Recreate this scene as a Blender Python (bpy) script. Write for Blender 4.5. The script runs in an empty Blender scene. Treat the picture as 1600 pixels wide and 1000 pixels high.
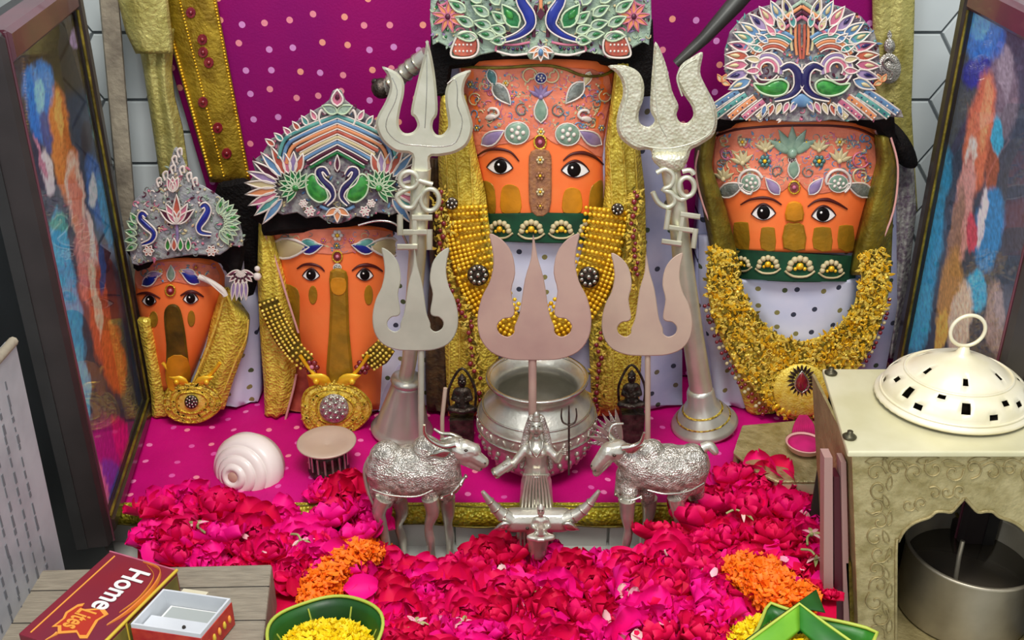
import bpy, bmesh, math, random
from math import sin, cos, pi, radians, sqrt, atan2, hypot
from mathutils import Vector, Matrix
from mathutils.geometry import tessellate_polygon
random.seed(11)
R = random.random
U = random.uniform
SC = bpy.context.scene
COL = SC.collection

# ------------------------------------------------------------ camera, light, exposure
F = 1654.0
PITCH = radians(27.0)
CH = 0.5
cam = bpy.data.cameras.new('camera')
cam.lens = F/1600*36; cam.sensor_width = 36; cam.clip_start = .01
co = bpy.data.objects.new('camera', cam); COL.objects.link(co)
co.location = (0, 0, CH); co.rotation_euler = (pi/2-PITCH, 0, 0)
SC.camera = co
w = bpy.data.worlds.new('room_light'); SC.world = w; w.use_nodes = True
w.node_tree.nodes['Background'].inputs[0].default_value = (.86, .9, 1, 1)
w.node_tree.nodes['Background'].inputs[1].default_value = .75
def area(name, loc, target, sx, sy, watt, col):
    l = bpy.data.lights.new(name, 'AREA'); l.shape = 'RECTANGLE'; l.size = sx; l.size_y = sy
    l.energy = watt; l.color = col
    o = bpy.data.objects.new(name, l); COL.objects.link(o); o.location = loc
    o.rotation_euler = (Vector(target)-Vector(loc)).to_track_quat('-Z', 'Y').to_euler()
area('ceiling_lamp', (.05, .05, 1.35), (0, .7, .08), .5, .35, 13, (1, .97, .92))
area('side_fill', (-.9, -.5, .75), (0, .75, .1), .5, .9, 9, (.93, .97, 1))  # light added out of view on the left, no doorway behind it
SC.view_settings.view_transform = 'Standard'; SC.view_settings.look = 'None'
SC.view_settings.exposure = 0.2; SC.view_settings.gamma = 1; SC.view_settings.use_curve_mapping = False

# ------------------------------------------------------------ pixel helpers
CP, SP = cos(PITCH), sin(PITCH)
def ray(px, py):
    a = (px-800)/F; b = (500-py)/F
    return a, CP+b*SP, -SP+b*CP
def W(px, py, Y):                      # point of the vertical plane y = Y
    a, y, z = ray(px, py); t = Y/y
    return Vector((a*t, Y, CH+z*t))
def G(px, py, z=0.0):                  # point of the horizontal plane
    a, y, dz = ray(px, py); t = (z-CH)/dz
    return Vector((a*t, y*t, z))
def ppm(p):                            # pixels per metre at a point
    return F/(p[1]*CP-(p[2]-CH)*SP)

# ------------------------------------------------------------ materials
def lin(c):
    c = c/255
    return c/12.92 if c <= .04045 else ((c+.055)/1.055)**2.4
def rgb(h):
    h = h.lstrip('#')
    return (lin(int(h[0:2], 16)), lin(int(h[2:4], 16)), lin(int(h[4:6], 16)), 1)
MT = {}
def mat(name, c, c2=None, rough=.5, metal=0., ns=60, sharp=.15, bump=0., bs=250, vor=False, coat=0., vcol=None,
        rnd=None, sub=0., spec=.5, dots=None, stretch=None):
    """procedural material: colour c mixed with c2 by noise, bump by noise or cells"""
    m = bpy.data.materials.new(name); m.use_nodes = True
    nt = m.node_tree; N = nt.nodes; L = nt.links
    b = N['Principled BSDF']
    b.inputs['Roughness'].default_value = rough; b.inputs['Metallic'].default_value = metal
    b.inputs['Coat Weight'].default_value = coat; b.inputs['Specular IOR Level'].default_value = spec
    tc = N.new('ShaderNodeTexCoord'); src = tc.outputs['Object']
    if stretch:
        mp = N.new('ShaderNodeMapping'); mp.inputs['Scale'].default_value = stretch
        L.new(src, mp.inputs[0]); src = mp.outputs[0]
    out = None
    if vcol:
        a = N.new('ShaderNodeAttribute'); a.attribute_name = vcol; out = a.outputs['Color']
    else:
        r = N.new('ShaderNodeRGB'); r.outputs[0].default_value = rgb(c); out = r.outputs[0]
    if rnd:                                            # per-object tint
        oi = N.new('ShaderNodeObjectInfo'); mx = N.new('ShaderNodeMix'); mx.data_type = 'RGBA'
        L.new(oi.outputs['Random'], mx.inputs[0]); L.new(out, mx.inputs[6]); mx.inputs[7].default_value = rgb(rnd)
        out = mx.outputs[2]
    if c2:
        n = N.new('ShaderNodeTexNoise'); n.inputs['Scale'].default_value = ns; n.inputs['Detail'].default_value = 4
        L.new(src, n.inputs['Vector'])
        mr = N.new('ShaderNodeMapRange'); mr.inputs[1].default_value = .5-sharp; mr.inputs[2].default_value = .5+sharp
        L.new(n.outputs[0], mr.inputs[0])
        mx = N.new('ShaderNodeMix'); mx.data_type = 'RGBA'
        L.new(mr.outputs[0], mx.inputs[0]); L.new(out, mx.inputs[6]); mx.inputs[7].default_value = rgb(c2)
        out = mx.outputs[2]
    if dots:                                           # dots = (list of colours, cell scale, radius, axes, jitter)
        cols, sc, rad, ax, jit = dots
        sx = N.new('ShaderNodeSeparateXYZ'); L.new(tc.outputs['Object'], sx.inputs[0])
        cb = N.new('ShaderNodeCombineXYZ'); L.new(sx.outputs[ax[0]], cb.inputs[0]); L.new(sx.outputs[ax[1]], cb.inputs[1])
        v = N.new('ShaderNodeTexVoronoi'); v.voronoi_dimensions = '2D'; v.inputs['Scale'].default_value = sc
        v.inputs['Randomness'].default_value = jit; L.new(cb.outputs[0], v.inputs['Vector'])
        lt = N.new('ShaderNodeMath'); lt.operation = 'LESS_THAN'; L.new(v.outputs['Distance'], lt.inputs[0]); lt.inputs[1].default_value = rad
        s2 = N.new('ShaderNodeSeparateColor'); L.new(v.outputs['Color'], s2.inputs[0])
        cr = N.new('ShaderNodeValToRGB'); cr.color_ramp.interpolation = 'CONSTANT'
        while len(cr.color_ramp.elements) < len(cols): cr.color_ramp.elements.new(.5)
        for i, cc in enumerate(cols):
            cr.color_ramp.elements[i].position = i/len(cols); cr.color_ramp.elements[i].color = rgb(cc)
        L.new(s2.outputs[0], cr.inputs[0])
        mx = N.new('ShaderNodeMix'); mx.data_type = 'RGBA'
        L.new(lt.outputs[0], mx.inputs[0]); L.new(out, mx.inputs[6]); L.new(cr.outputs[0], mx.inputs[7])
        out = mx.outputs[2]
    L.new(out, b.inputs['Base Color'])
    if bump:
        if vor:
            t = N.new('ShaderNodeTexVoronoi'); t.inputs['Scale'].default_value = bs; h = t.outputs['Distance']
        else:
            t = N.new('ShaderNodeTexNoise'); t.inputs['Scale'].default_value = bs; t.inputs['Detail'].default_value = 3; h = t.outputs[0]
        L.new(src, t.inputs['Vector'])
        bp = N.new('ShaderNodeBump'); bp.inputs['Strength'].default_value = bump; bp.inputs['Distance'].default_value = .002
        L.new(h, bp.inputs['Height']); L.new(bp.outputs[0], b.inputs['Normal'])
    if sub:
        b.inputs['Subsurface Weight'].default_value = sub; b.inputs['Subsurface Radius'].default_value = (.01, .004, .004)
        b.inputs['Subsurface Scale'].default_value = .5
    MT[name] = m
    return m

# ------------------------------------------------------------ mesh builder
def catmull(p, n=6, closed=False):
    p = [Vector(q) for q in p]; out = []; N = len(p)
    for i in range(N if closed else N-1):
        if closed: a, b, c, d = p[(i-1) % N], p[i], p[(i+1) % N], p[(i+2) % N]
        else: a, b, c, d = p[max(i-1, 0)], p[i], p[i+1], p[min(i+2, N-1)]
        for k in range(n):
            t = k/n
            out.append(.5*((2*b)+(c-a)*t+(2*a-5*b+4*c-d)*t*t+(3*b-a-3*c+d)*t**3))
    if not closed: out.append(p[-1])
    return out
class Flat:
    def __init__(s, Y): s.y0 = Y
    def Y(s, px, py): return s.y0
    def P(s, px, py, lift=0.): return W(px, py, s.Y(px, py)-lift)
class Surf(Flat):
    """surface between two traced edges, bulging towards the viewer; rows = (py, left px, right px)"""
    def __init__(s, rows, Y, bulge, power=3, folds=0, famp=0, lean=0.):
        s.rows = sorted(rows); s.y0 = Y; s.b = bulge; s.p = power; s.f = folds; s.fa = famp; s.lean = lean
    def edge(s, py):
        r = s.rows
        if py <= r[0][0]: return r[0][1], r[0][2]
        for a, b in zip(r, r[1:]):
            if py <= b[0]:
                t = (py-a[0])/(b[0]-a[0]); return a[1]+(b[1]-a[1])*t, a[2]+(b[2]-a[2])*t
        return r[-1][1], r[-1][2]
    def Yu(s, u, v=0.):
        k = max(0., 1-abs(2*u-1)**s.p)
        return s.y0-s.b*k-(s.fa*(1-cos(u*2*pi*s.f+2.2*v))*.5 if s.f else 0.)-s.lean*v
    def Y(s, px, py):
        l, r = s.edge(py); u = min(1, max(0, (px-l)/max(1, r-l)))
        v = (py-s.rows[0][0])/max(1, s.rows[-1][0]-s.rows[0][0])
        return s.Yu(u, v)
class MB:
    def __init__(s): s.v = []; s.f = []; s.m = []; s.mi = 0; s.sm = []
    def add(s, vs, fs, smooth=True):
        o = len(s.v); s.v += [tuple(v) for v in vs]
        for f in fs:
            s.f.append(tuple(i+o for i in f)); s.m.append(s.mi); s.sm.append(smooth)
        return s
    def grid(s, P, cu=False, cv=False, smooth=True):
        nu, nv = len(P), len(P[0]); vs = [q for r in P for q in r]; fs = []
        for i in range(nu if cu else nu-1):
            for j in range(nv if cv else nv-1):
                a, b = i*nv+j, ((i+1) % nu)*nv+j
                c, d = ((i+1) % nu)*nv+(j+1) % nv, i*nv+(j+1) % nv
                fs.append((a, d, c, b))
        return s.add(vs, fs, smooth)
    def shell(s, P, th, smooth=True):                 # front grid plus back grid th behind, edges closed
        nu, nv = len(P), len(P[0]); n = nu*nv
        vs = [Vector(q) for r in P for q in r]; vs += [q+Vector((0, th, 0)) for q in vs]; fs = []
        I = lambda i, j, k=0: i*nv+j+k*n
        for i in range(nu-1):
            for j in range(nv-1):
                fs.append((I(i, j), I(i+1, j), I(i+1, j+1), I(i, j+1)))
                fs.append((I(i, j, 1), I(i, j+1, 1), I(i+1, j+1, 1), I(i+1, j, 1)))
        for i in range(nu-1):
            for j in (0, nv-1): fs.append((I(i, j), I(i, j, 1), I(i+1, j, 1), I(i+1, j)))
        for j in range(nv-1):
            for i in (0, nu-1): fs.append((I(i, j), I(i, j, 1), I(i, j+1, 1), I(i, j+1)))
        return s.add(vs, fs, smooth)
    def box(s, c, d, rot=None):
        c = Vector(c); vs = []
        for x in (-1, 1):
            for y in (-1, 1):
                for z in (-1, 1):
                    q = Vector((x*d[0]/2, y*d[1]/2, z*d[2]/2))
                    vs.append(c+(rot @ q if rot else q))
        return s.add(vs, [(0, 1, 3, 2), (4, 6, 7, 5), (0, 4, 5, 1), (2, 3, 7, 6), (0, 2, 6, 4), (1, 5, 7, 3)], False)
    def hexa(s, bot, top):                              # prism between two point rings
        n = len(bot)
        fs = [tuple(range(n))[::-1], tuple(range(n, 2*n))]+[(i, (i+1) % n, n+(i+1) % n, n+i) for i in range(n)]
        return s.add(list(bot)+list(top), fs, False)
    def ball(s, c, r, nu=8, nv=5, rot=None):
        if not hasattr(r, '__len__'): r = (r, r, r)
        c = Vector(c); vs = []
        for j in range(1, nv):
            t = pi*j/nv
            for i in range(nu):
                a = 2*pi*i/nu; q = Vector((r[0]*sin(t)*cos(a), r[1]*sin(t)*sin(a), r[2]*cos(t)))
                vs.append(c+(rot @ q if rot else q))
        for sgn in (1, -1):
            q = Vector((0, 0, r[2]*sgn)); vs.append(c+(rot @ q if rot else q))
        T, B = len(vs)-2, len(vs)-1; fs = []
        for j in range(nv-2):
            for i in range(nu): fs.append((j*nu+i, (j+1)*nu+i, (j+1)*nu+(i+1) % nu, j*nu+(i+1) % nu))
        for i in range(nu):
            fs.append((T, i, (i+1) % nu)); o = (nv-2)*nu; fs.append((B, o+(i+1) % nu, o+i))
        return s.add(vs, fs)
    def tube(s, pts, r, n=7, closed=False, flat=1.):
        pts = [Vector(p) for p in pts]; N = len(pts); up = None; P = []
        for i in range(N):
            a = pts[(i-1) % N] if closed or i else pts[0]; b = pts[(i+1) % N] if closed or i < N-1 else pts[-1]
            d = (b-a)
            if d.length < 1e-9: d = Vector((0, 0, 1))
            d.normalize()
            if up is None: up = d.cross(Vector((0, 1, 0)) if abs(d.y) < .9 else Vector((1, 0, 0))).normalized()
            up = (up-d*up.dot(d)); up = up.normalized() if up.length > 1e-6 else d.orthogonal().normalized()
            sd = d.cross(up); rr = r[min(i, len(r)-1)] if hasattr(r, '__len__') else r
            P.append([pts[i]+up*rr*cos(2*pi*k/n)+sd*rr*flat*sin(2*pi*k/n) for k in range(n)])
        if closed: return s.grid(P, True, True)
        s.grid(P, False, True)
        for ring, rev in ((P[0], False), (P[-1], True)):
            s.add(ring, [tuple(range(n))[::-1] if rev else tuple(range(n))], False)
        return s
    def lathe(s, prof, c, n=40, rot=None, squash=1.):   # prof = (r, z) from bottom to top
        c = Vector(c); P = []
        for i in range(n):
            a = 2*pi*i/n; row = []
            for r, z in prof:
                q = Vector((r*cos(a), r*squash*sin(a), z)); row.append(c+(rot @ q if rot else q))
            P.append(row)
        s.grid(P, True, False)
        return s
    def plate(s, pts, S, th=.003, lift=0., bev=.35, smooth=False, dome=0.):
        """traced outline as a solid plate on surface S, thickness th, bevelled edge"""
        pts = [(p[0], p[1]) for p in pts]; n = len(pts)
        A = sum(pts[i][0]*pts[(i+1) % n][1]-pts[(i+1) % n][0]*pts[i][1] for i in range(n))
        if A < 0: pts = pts[::-1]
        c = [sum(p[k] for p in pts)/n for k in (0, 1)]
        back = [S.P(x, y, lift) for x, y in pts]
        e = [S.P(x, y, lift+th*(1-bev)) for x, y in pts]
        px = th*bev*1900; ins = []
        for i in range(n):
            x, y = pts[i]; x0, y0 = pts[i-1]; x1, y1 = pts[(i+1) % n]
            dx, dy = x1-x0, y1-y0; l = hypot(dx, dy) or 1
            ins.append((x-dy/l*px, y+dx/l*px))
        top = [S.P(x, y, lift+th) for x, y in ins]
        fs = [(i, (i+1) % n, n+(i+1) % n, n+i) for i in range(n)]+[(n+i, n+(i+1) % n, 2*n+(i+1) % n, 2*n+i) for i in range(n)]
        if dome:
            k = len(back)*3; top2 = []
            vs = back+e+top
            for lv, f in ((1, .62), (2, .25)):
                top2 = [S.P(c[0]+(x-c[0])*f, c[1]+(y-c[1])*f, lift+th+dome*(1-f*f)) for x, y in ins]
                b0 = len(vs)-n
                fs += [(b0+i, b0+(i+1) % n, len(vs)+(i+1) % n, len(vs)+i) for i in range(n)]
                vs = vs+top2
            vs.append(S.P(c[0], c[1], lift+th+dome)); b0 = len(vs)-1-n
            fs += [(b0+i, b0+(i+1) % n, len(vs)-1) for i in range(n)]
            return s.add(vs, fs, True)
        s.add(back+e+top, fs, smooth)
        o = len(s.v)-n
        tri = tessellate_polygon([[Vector((x, -y, 0)) for x, y in ins]])
        big = max((abs(ins[t[k]][0]-ins[t[k-1]][0]) for t in tri for k in range(3)), default=0)
        if not getattr(S, 'b', 0) or big < 9:
            for t in tri: s.f.append(tuple(o+i for i in t)); s.m.append(s.mi); s.sm.append(False)
            return s
        T = [[ins[i] for i in t] for t in tri]              # follow the curved surface
        while big > 9 and len(T) < 1500:
            N = []
            for a, b_, c_ in T:
                d_, e_, f_ = [((p[0]+q[0])/2, (p[1]+q[1])/2) for p, q in ((a, b_), (b_, c_), (c_, a))]
                N += [[a, d_, f_], [d_, b_, e_], [f_, e_, c_], [d_, e_, f_]]
            T = N; big /= 2
        idx = {}; vs = []; ff = []
        for t in T:
            r_ = []
            for x, y in t:
                k = (round(x, 3), round(y, 3))
                if k not in idx: idx[k] = len(vs); vs.append(S.P(x, y, lift+th))
                r_.append(idx[k])
            ff.append(r_)
        s.add(vs, ff, True)
        return s
    def stroke(s, pts, r, S, lift=0., n=6, sm=5, closed=False, flat=1.):
        """tube of pixel radius r along a traced curve on surface S"""
        q = catmull([(p[0], p[1], 0) for p in pts], sm, closed) if sm > 1 else [Vector((p[0], p[1], 0)) for p in pts]
        P = [S.P(p.x, p.y, lift) for p in q]; m = len(P)
        k = 1/ppm(P[0])
        if hasattr(r, '__len__'):
            rr = [(r[0]+(r[1]-r[0])*i/(m-1) if len(r) == 2 else r[0]+(r[1]-r[0])*(2*i/(m-1)) if i < m/2 else r[1]+(r[2]-r[1])*(2*i/(m-1)-1))*k for i in range(m)]
        else: rr = r*k
        return s.tube(P, rr, n, closed, flat)
    def bead(s, px, py, r, S, lift=0., nu=6, nv=4, asp=1.):
        p = S.P(px, py, lift); k = r/ppm(p)
        return s.ball(p, (k, k*.8, k*asp), nu, nv)
    def build(s, name, mats, parent=None, mods=None):
        if not isinstance(mats, (list, tuple)): mats = [mats]
        me = bpy.data.meshes.new(name)
        org = Vector(parent.get('_w', (0, 0, 0))) if parent else None
        if org is None:
            xs = [v[0] for v in s.v]; ys = [v[1] for v in s.v]; zs = [v[2] for v in s.v]
            org = Vector(((min(xs)+max(xs))/2, (min(ys)+max(ys))/2, min(zs)))
        me.from_pydata([(v[0]-org.x, v[1]-org.y, v[2]-org.z) for v in s.v], [], s.f)
        for m in mats: me.materials.append(MT[m])
        me.polygons.foreach_set('material_index', s.m); me.polygons.foreach_set('use_smooth', s.sm)
        me.update()
        bm = bmesh.new(); bm.from_mesh(me); bmesh.ops.recalc_face_normals(bm, faces=bm.faces); bm.to_mesh(me); bm.free()
        o = bpy.data.objects.new(name, me); COL.objects.link(o)
        o['_w'] = list(org)
        if parent: o.parent = parent
        else: o.location = org
        return o
def tag(o, label=None, cat=None, group=None, kind=None):
    if label: o['label'] = label
    if cat: o['category'] = cat
    if group: o['group'] = group
    if kind: o['kind'] = kind
    return o
def thing(name, label, cat, loc, group=None):
    o = bpy.data.objects.new(name, None); COL.objects.link(o); o.location = loc; o.empty_display_size = .01
    o['_w'] = list(loc); return tag(o, label, cat, group)
def copy_tree(o, parent=None):
    c = o.copy(); COL.objects.link(c); c.parent = parent
    for ch in o.children: copy_tree(ch, c)
    return c
def arc(cx, cy, rx, ry, a0, a1, n=10):
    return [(cx+rx*cos(radians(a0+(a1-a0)*i/n)), cy-ry*sin(radians(a0+(a1-a0)*i/n))) for i in range(n+1)]
def ell(cx, cy, rx, ry, n=18, rot=0):
    c, s_ = cos(radians(rot)), sin(radians(rot)); o = []
    for i in range(n):
        a = 2*pi*i/n; x, y = rx*cos(a), ry*sin(a); o.append((cx+x*c+y*s_, cy-x*s_+y*c))
    return o
def leaf(cx, cy, L, wd, ang, n=7):                      # leaf outline from base (cx, cy) pointing at ang degrees
    a = radians(ang); ux, uy = cos(a), -sin(a); vx, vy = -uy, ux; o = []
    for i in range(n): t = i/(n-1); k = sin(pi*t**.75)*wd/2; o.append((cx+ux*L*t+vx*k, cy+uy*L*t+vy*k))
    for i in range(n-2, 0, -1): t = i/(n-1); k = -sin(pi*t**.75)*wd/2; o.append((cx+ux*L*t+vx*k, cy+uy*L*t+vy*k))
    return o
def rot2(pts, cx, cy, a):
    c, s_ = cos(radians(a)), sin(radians(a))
    return [(cx+(x-cx)*c+(y-cy)*s_, cy-(x-cx)*s_+(y-cy)*c) for x, y in pts]
def mir(pts, cx): return [(2*cx-p[0], p[1]) for p in pts]
def sm(pts, n=5, closed=True): return [(p.x, p.y) for p in catmull([(x, y, 0) for x, y in pts], n, closed)]
def organic(mb, name, m, parent, voxel, smooth=2):
    o = mb.build(name, m, parent)
    r = o.modifiers.new('remesh', 'REMESH'); r.mode = 'VOXEL'; r.voxel_size = voxel; r.use_smooth_shade = True
    if smooth:
        k = o.modifiers.new('smooth', 'SMOOTH'); k.factor = .5; k.iterations = smooth
    return o
def cap(mb, a, b, ra, rb, n=10, k=4):                  # capsule of changing radius
    a, b = Vector(a), Vector(b)
    mb.tube([a+(b-a)*i/k for i in range(k+1)], [ra+(rb-ra)*i/k for i in range(k+1)], n)
    mb.ball(a, ra, 10, 6); mb.ball(b, rb, 10, 6)

exec_mats = None
# palette ------------------------------------------------------------
mat('silver', '#d8d4c6', '#b9b5a5', rough=.3, metal=.68, ns=40, bump=.15, bs=300)
mat('silver_embossed', '#e2ded2', '#9c968a', rough=.34, metal=.65, ns=260, bump=.5, bs=800, vor=True)
mat('silver_smooth', '#d9d6ca', '#b9b5a4', rough=.2, metal=.9, ns=20)
mat('silver_satin', '#d6d4c8', '#c2c0ae', rough=.3, metal=.6, ns=20)
mat('silver_cream', '#dedcc6', '#c5c4ab', rough=.38, metal=.55, ns=35, bump=.1, bs=150)
mat('silver_cream_chased', '#dfdcc4', '#c9c5a8', rough=.4, metal=.5, ns=120, bump=.35, bs=420, vor=True)
mat('matte_pewter', '#cccab6', '#b6b5a2', rough=.5, metal=.25, ns=25)
mat('matte_copper', '#c2a292', '#b29186', rough=.5, metal=.25, ns=25)
mat('matte_brass', '#d2bba4', '#c4aa98', rough=.5, metal=.25, ns=25)
mat('dark_pewter', '#5d5248', '#2f2823', rough=.4, metal=.7, ns=150, bump=.6, bs=350)
mat('gold', '#f2d448', '#c49c22', rough=.34, metal=.5, ns=300, bump=.8, bs=500)
mat('gold_bead', '#ffd23a', '#eeb214', rough=.3, metal=.35, ns=80)
mat('gold_filigree', '#ffe66e', '#e8c43c', rough=.32, metal=.25, ns=200, bump=.5, bs=700)
mat('gold_lace', '#f4dc58', '#c8ac38', rough=.38, metal=.2, ns=160, bump=.6, bs=420, vor=True)
mat('gold_olive', '#8f7f28', '#5c4f14', rough=.45, metal=.4, ns=60, bump=.5, bs=300)
mat('gold_ribbon', '#d2c878', '#aea254', rough=.35, metal=.5, ns=50, bump=.7, bs=300)
mat('gold_ribbon_stiff', '#b9992a', '#8a6c14', rough=.38, metal=.5, ns=70, bump=.6, bs=350)
mat('maroon_gem', '#6e0f22', '#8f2a2a', rough=.2, coat=.6, ns=200)
mat('sindoor', '#fc6420', '#ff8c48', rough=.6, ns=22, sharp=.35, bump=.12, bs=120)
mat('sindoor_rosy', '#ec8868', '#d87456', rough=.6, ns=90, bump=.3, bs=300)
mat('turmeric', '#dc8e12', '#b87708', rough=.5, ns=60, bump=.2, bs=200)
mat('olive_foil', '#b8841e', '#94701a', rough=.4, metal=.2, ns=60, bump=.3, bs=200)
mat('olive_dark', '#6e5214', '#47380f', rough=.4, metal=.2, ns=60, bump=.3, bs=200)
mat('tan_floral', '#b07a4e', '#94644a', rough=.5, metal=.1, ns=260, bump=.5, bs=400)
mat('eye_white', '#fdf8f0', rough=.25, coat=.5)
mat('eye_black', '#0c0504', rough=.5, spec=.2)
mat('kohl', '#3a0d0c', rough=.5)
mat('brow', '#4a0f0c', rough=.5)
mat('black_cloth', '#100c0c', '#1a1413', spec=.1, rough=.85, ns=100, bump=.4, bs=300)
mat('hair', '#0c0909', '#1a1614', spec=.15, rough=.7, ns=60, bump=.9, bs=500)
mat('green_velvet', '#064a2c', '#0a3a24', rough=.75, ns=100)
mat('white_cloth', '#dcdcec', '#ccd0e6', rough=.7, ns=30, spec=.2, dots=(['#3d4050', '#8a8350', '#55603f'], 58, .13, (0, 2), .55))
mat('lilac_cloth', '#c0bed6', '#a4a8c8', rough=.7, ns=30, spec=.2, dots=(['#3d4050', '#6a6350', '#45503f'], 52, .12, (0, 2), .6))
mat('magenta_backdrop', spec=.15, c='#94085e', c2='#820a60', rough=.62, ns=8, dots=(['#e88a96', '#d48ac4', '#ee9a84'], 50, .13, (0, 2), .45), bump=.15, bs=600)
mat('magenta_cloth', spec=.2, c='#d00a7a', c2='#b80668', rough=.55, ns=14, dots=(['#ee7fb4', '#f08aa0', '#e05aa8'], 45, .11, (0, 1), .7), bump=.15, bs=600)
mat('yellow_border', '#c9b92c', '#8f8a1a', rough=.4, metal=.3, ns=220, bump=.8, bs=400, vor=True)
mat('rose_piping', '#d8a098', rough=.5)
mat('tile_white', '#c9d0cf', '#bcc4c4', rough=.22, ns=8)
mat('grout', '#5f6668', rough=.9)
mat('marble', '#cfd0c8', '#b4b5ac', rough=.3, ns=14, sharp=.3)
mat('grey_marble', '#a8aaa9', '#bfc1bf', rough=.4, ns=20)
mat('print_board', '#b8bbbe', '#a3a6aa', rough=.5, ns=30)
mat('ink', '#6d7074', rough=.7)
mat('black_panel', '#0b0c0d', '#15181a', rough=.25, ns=15)
mat('frame_maroon', '#6d3340', '#57303a', rough=.3, ns=20, coat=.3)
mat('frame_grey', '#2e2c2b', '#242221', rough=.4, ns=30)
mat('frame_brown', '#332b2a', '#2a2322', rough=.35, ns=30)
mat('frame_dark', '#2a2320', '#3a322c', rough=.3, coat=.3, ns=30)
mat('print', '#808080', vcol='paint', rough=.5)
mat('glass', '#ffffff', rough=.02)
mat('shell', '#efdcd6', '#f6ece2', rough=.3, coat=.3, ns=40, sharp=.4)
mat('shell_inner', '#c9a08c', rough=.4)
mat('wood', '#a59a86', '#7f7666', rough=.7, ns=60, sharp=.3, bump=.4, bs=150, stretch=(1, 8, 1))
mat('card_maroon', '#8a1f2c', '#7a2438', rough=.45, ns=15)
mat('card_olive', '#8f8238', '#6f652c', rough=.5, ns=60)
mat('card_yellow', '#d9b93a', rough=.5)
mat('ink_orange', '#f0a040', rough=.5)
mat('ink_red', '#b83220', rough=.5)
mat('ink_flame', '#e8762c', '#f2a44a', ns=60, rough=.5)
mat('paper_white', '#eeeeea', rough=.6)
mat('card_white', '#dfe3e6', '#d0d4d8', rough=.5, ns=30)
mat('card_grey', '#a9aeaa', rough=.6)
mat('card_red', '#b01420', '#c8402c', rough=.4, ns=120)
mat('brass_box', '#b8aa7c', '#948656', rough=.45, metal=.45, ns=90, bump=.6, bs=260)
mat('brass_pale', '#e2dcb8', '#d4cda2', rough=.42, metal=.3, ns=25, bump=.06, bs=100)
mat('brass_cream', '#ece4cc', '#e2d8b4', rough=.4, metal=.2, ns=40)
mat('brass_tan', '#a8996a', '#8b7d52', rough=.5, metal=.35, ns=70, bump=.5, bs=300)
mat('steel', '#b5ac98', '#968c78', rough=.35, metal=.6, ns=25)
mat('dark_brown', '#2c2620', rough=.7)  # plain dark tone for the lamp box interior, tray hole and block joints
mat('oil', '#544c42', rough=.15, coat=.5)
mat('screw_metal', '#4f4a38', rough=.4, metal=.7)
mat('rod_metal', '#5f5e58', '#45443f', rough=.4, metal=.7, ns=30)
mat('petal_pink', '#fa0a80', '#e00458', rough=.6, ns=40, spec=.25, rnd='#e00030')
mat('petal_magenta', '#ff1aa0', '#f40a88', rough=.6, spec=.25, ns=60, rnd='#f00078')
mat('petal_pale', '#f49ab8', '#e8d0c0', rough=.6, ns=60)
mat('petal_crimson', '#c80034', '#e4044c', rough=.6, spec=.25, ns=60)
mat('marigold_orange', '#ff8a08', '#ff6a00', rough=.6, ns=120, sharp=.3)
mat('marigold_yellow', '#ffe400', '#f2c800', rough=.6, ns=120, sharp=.3)
mat('leaf_green', '#2f7a1e', '#1d5a18', rough=.4, ns=30)
mat('leaf_dark', '#1f5c16', '#123f12', rough=.45, ns=30)
mat('leaf_light', '#7cb82c', '#5c9c20', rough=.4, ns=30)
mat('leaf_rim', '#b5c24a', rough=.5)
mat('sepal', '#b8b878', '#7c8a4a', rough=.6, ns=80)
mat('kumkum', '#c40668', '#a80458', rough=.8, ns=60)
mat('lace_backing', '#9c9a94', '#6a5c68', rough=.6, metal=.1, ns=200, sharp=.1, bump=.5, bs=400)
mat('lace_pale', '#a9aca6', '#8a8890', rough=.6, ns=150, bump=.6, bs=400)
mat('lace_mint', '#9fb49a', '#86968c', rough=.6, ns=150, bump=.6, bs=400)
mat('piping', '#ddd0c4', rough=.5)
mat('piping_green', '#b9c9a6', rough=.5)
mat('foil_blue', '#152a92', '#0c1c6c', rough=.3, coat=.4, ns=60)
mat('foil_navy', '#1c1450', rough=.3, coat=.4)
mat('foil_green', '#1f7a3c', '#0c5c2c', rough=.3, coat=.4, ns=200, bump=.4, bs=400)
mat('foil_leaf', '#3f9a3c', '#1f6c2c', rough=.3, coat=.4, ns=200)
mat('foil_pink', '#d07a8c', '#b8607c', rough=.4, ns=120)
mat('foil_rust', '#c4644c', '#a04838', rough=.4, ns=120)
mat('foil_orange', '#d98c5c', rough=.4)
mat('foil_sky', '#6d93b4', '#5478a0', rough=.4, ns=120)
mat('foil_teal', '#6aa79c', '#3f8480', rough=.4, ns=120)
mat('foil_lilac', '#a088ac', '#84709c', rough=.4, ns=120)
mat('foil_maroon', '#501830', rough=.4)
mat('foil_cream', '#c9b98c', rough=.5)
mat('foil_grey', '#8f948c', '#6c726c', rough=.4, metal=.2, ns=160, bump=.5, bs=300)
mat('stone_teal', '#4c7c7c', '#38605c', rough=.3, coat=.4, ns=200)
mat('stone_mint', '#8fa890', '#74907c', rough=.35, coat=.3, ns=200)
mat('board_pink', '#a8847c', rough=.5)
mat('board_maroon', '#4a0a1c', rough=.5)
mat('brown_brocade', '#5c4426', '#3c2c1c', rough=.6, ns=120, bump=.6, bs=300)
mat('batten', '#a79c86', '#7c7262', rough=.7, ns=50, bump=.5, bs=200)
mat('floor_tile', '#8c8478', '#7c7468', rough=.5, ns=4)
g = MT['glass']; gb = g.node_tree.nodes['Principled BSDF']; gb.inputs['Transmission Weight'].default_value = 1; gb.inputs['IOR'].default_value = 1.45
from mathutils import noise as MN
def proj(p):
    d = p[1]*CP-(p[2]-CH)*SP; u = p[1]*SP+(p[2]-CH)*CP
    return 800+F*p[0]/d, 500-F*u/d
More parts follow.
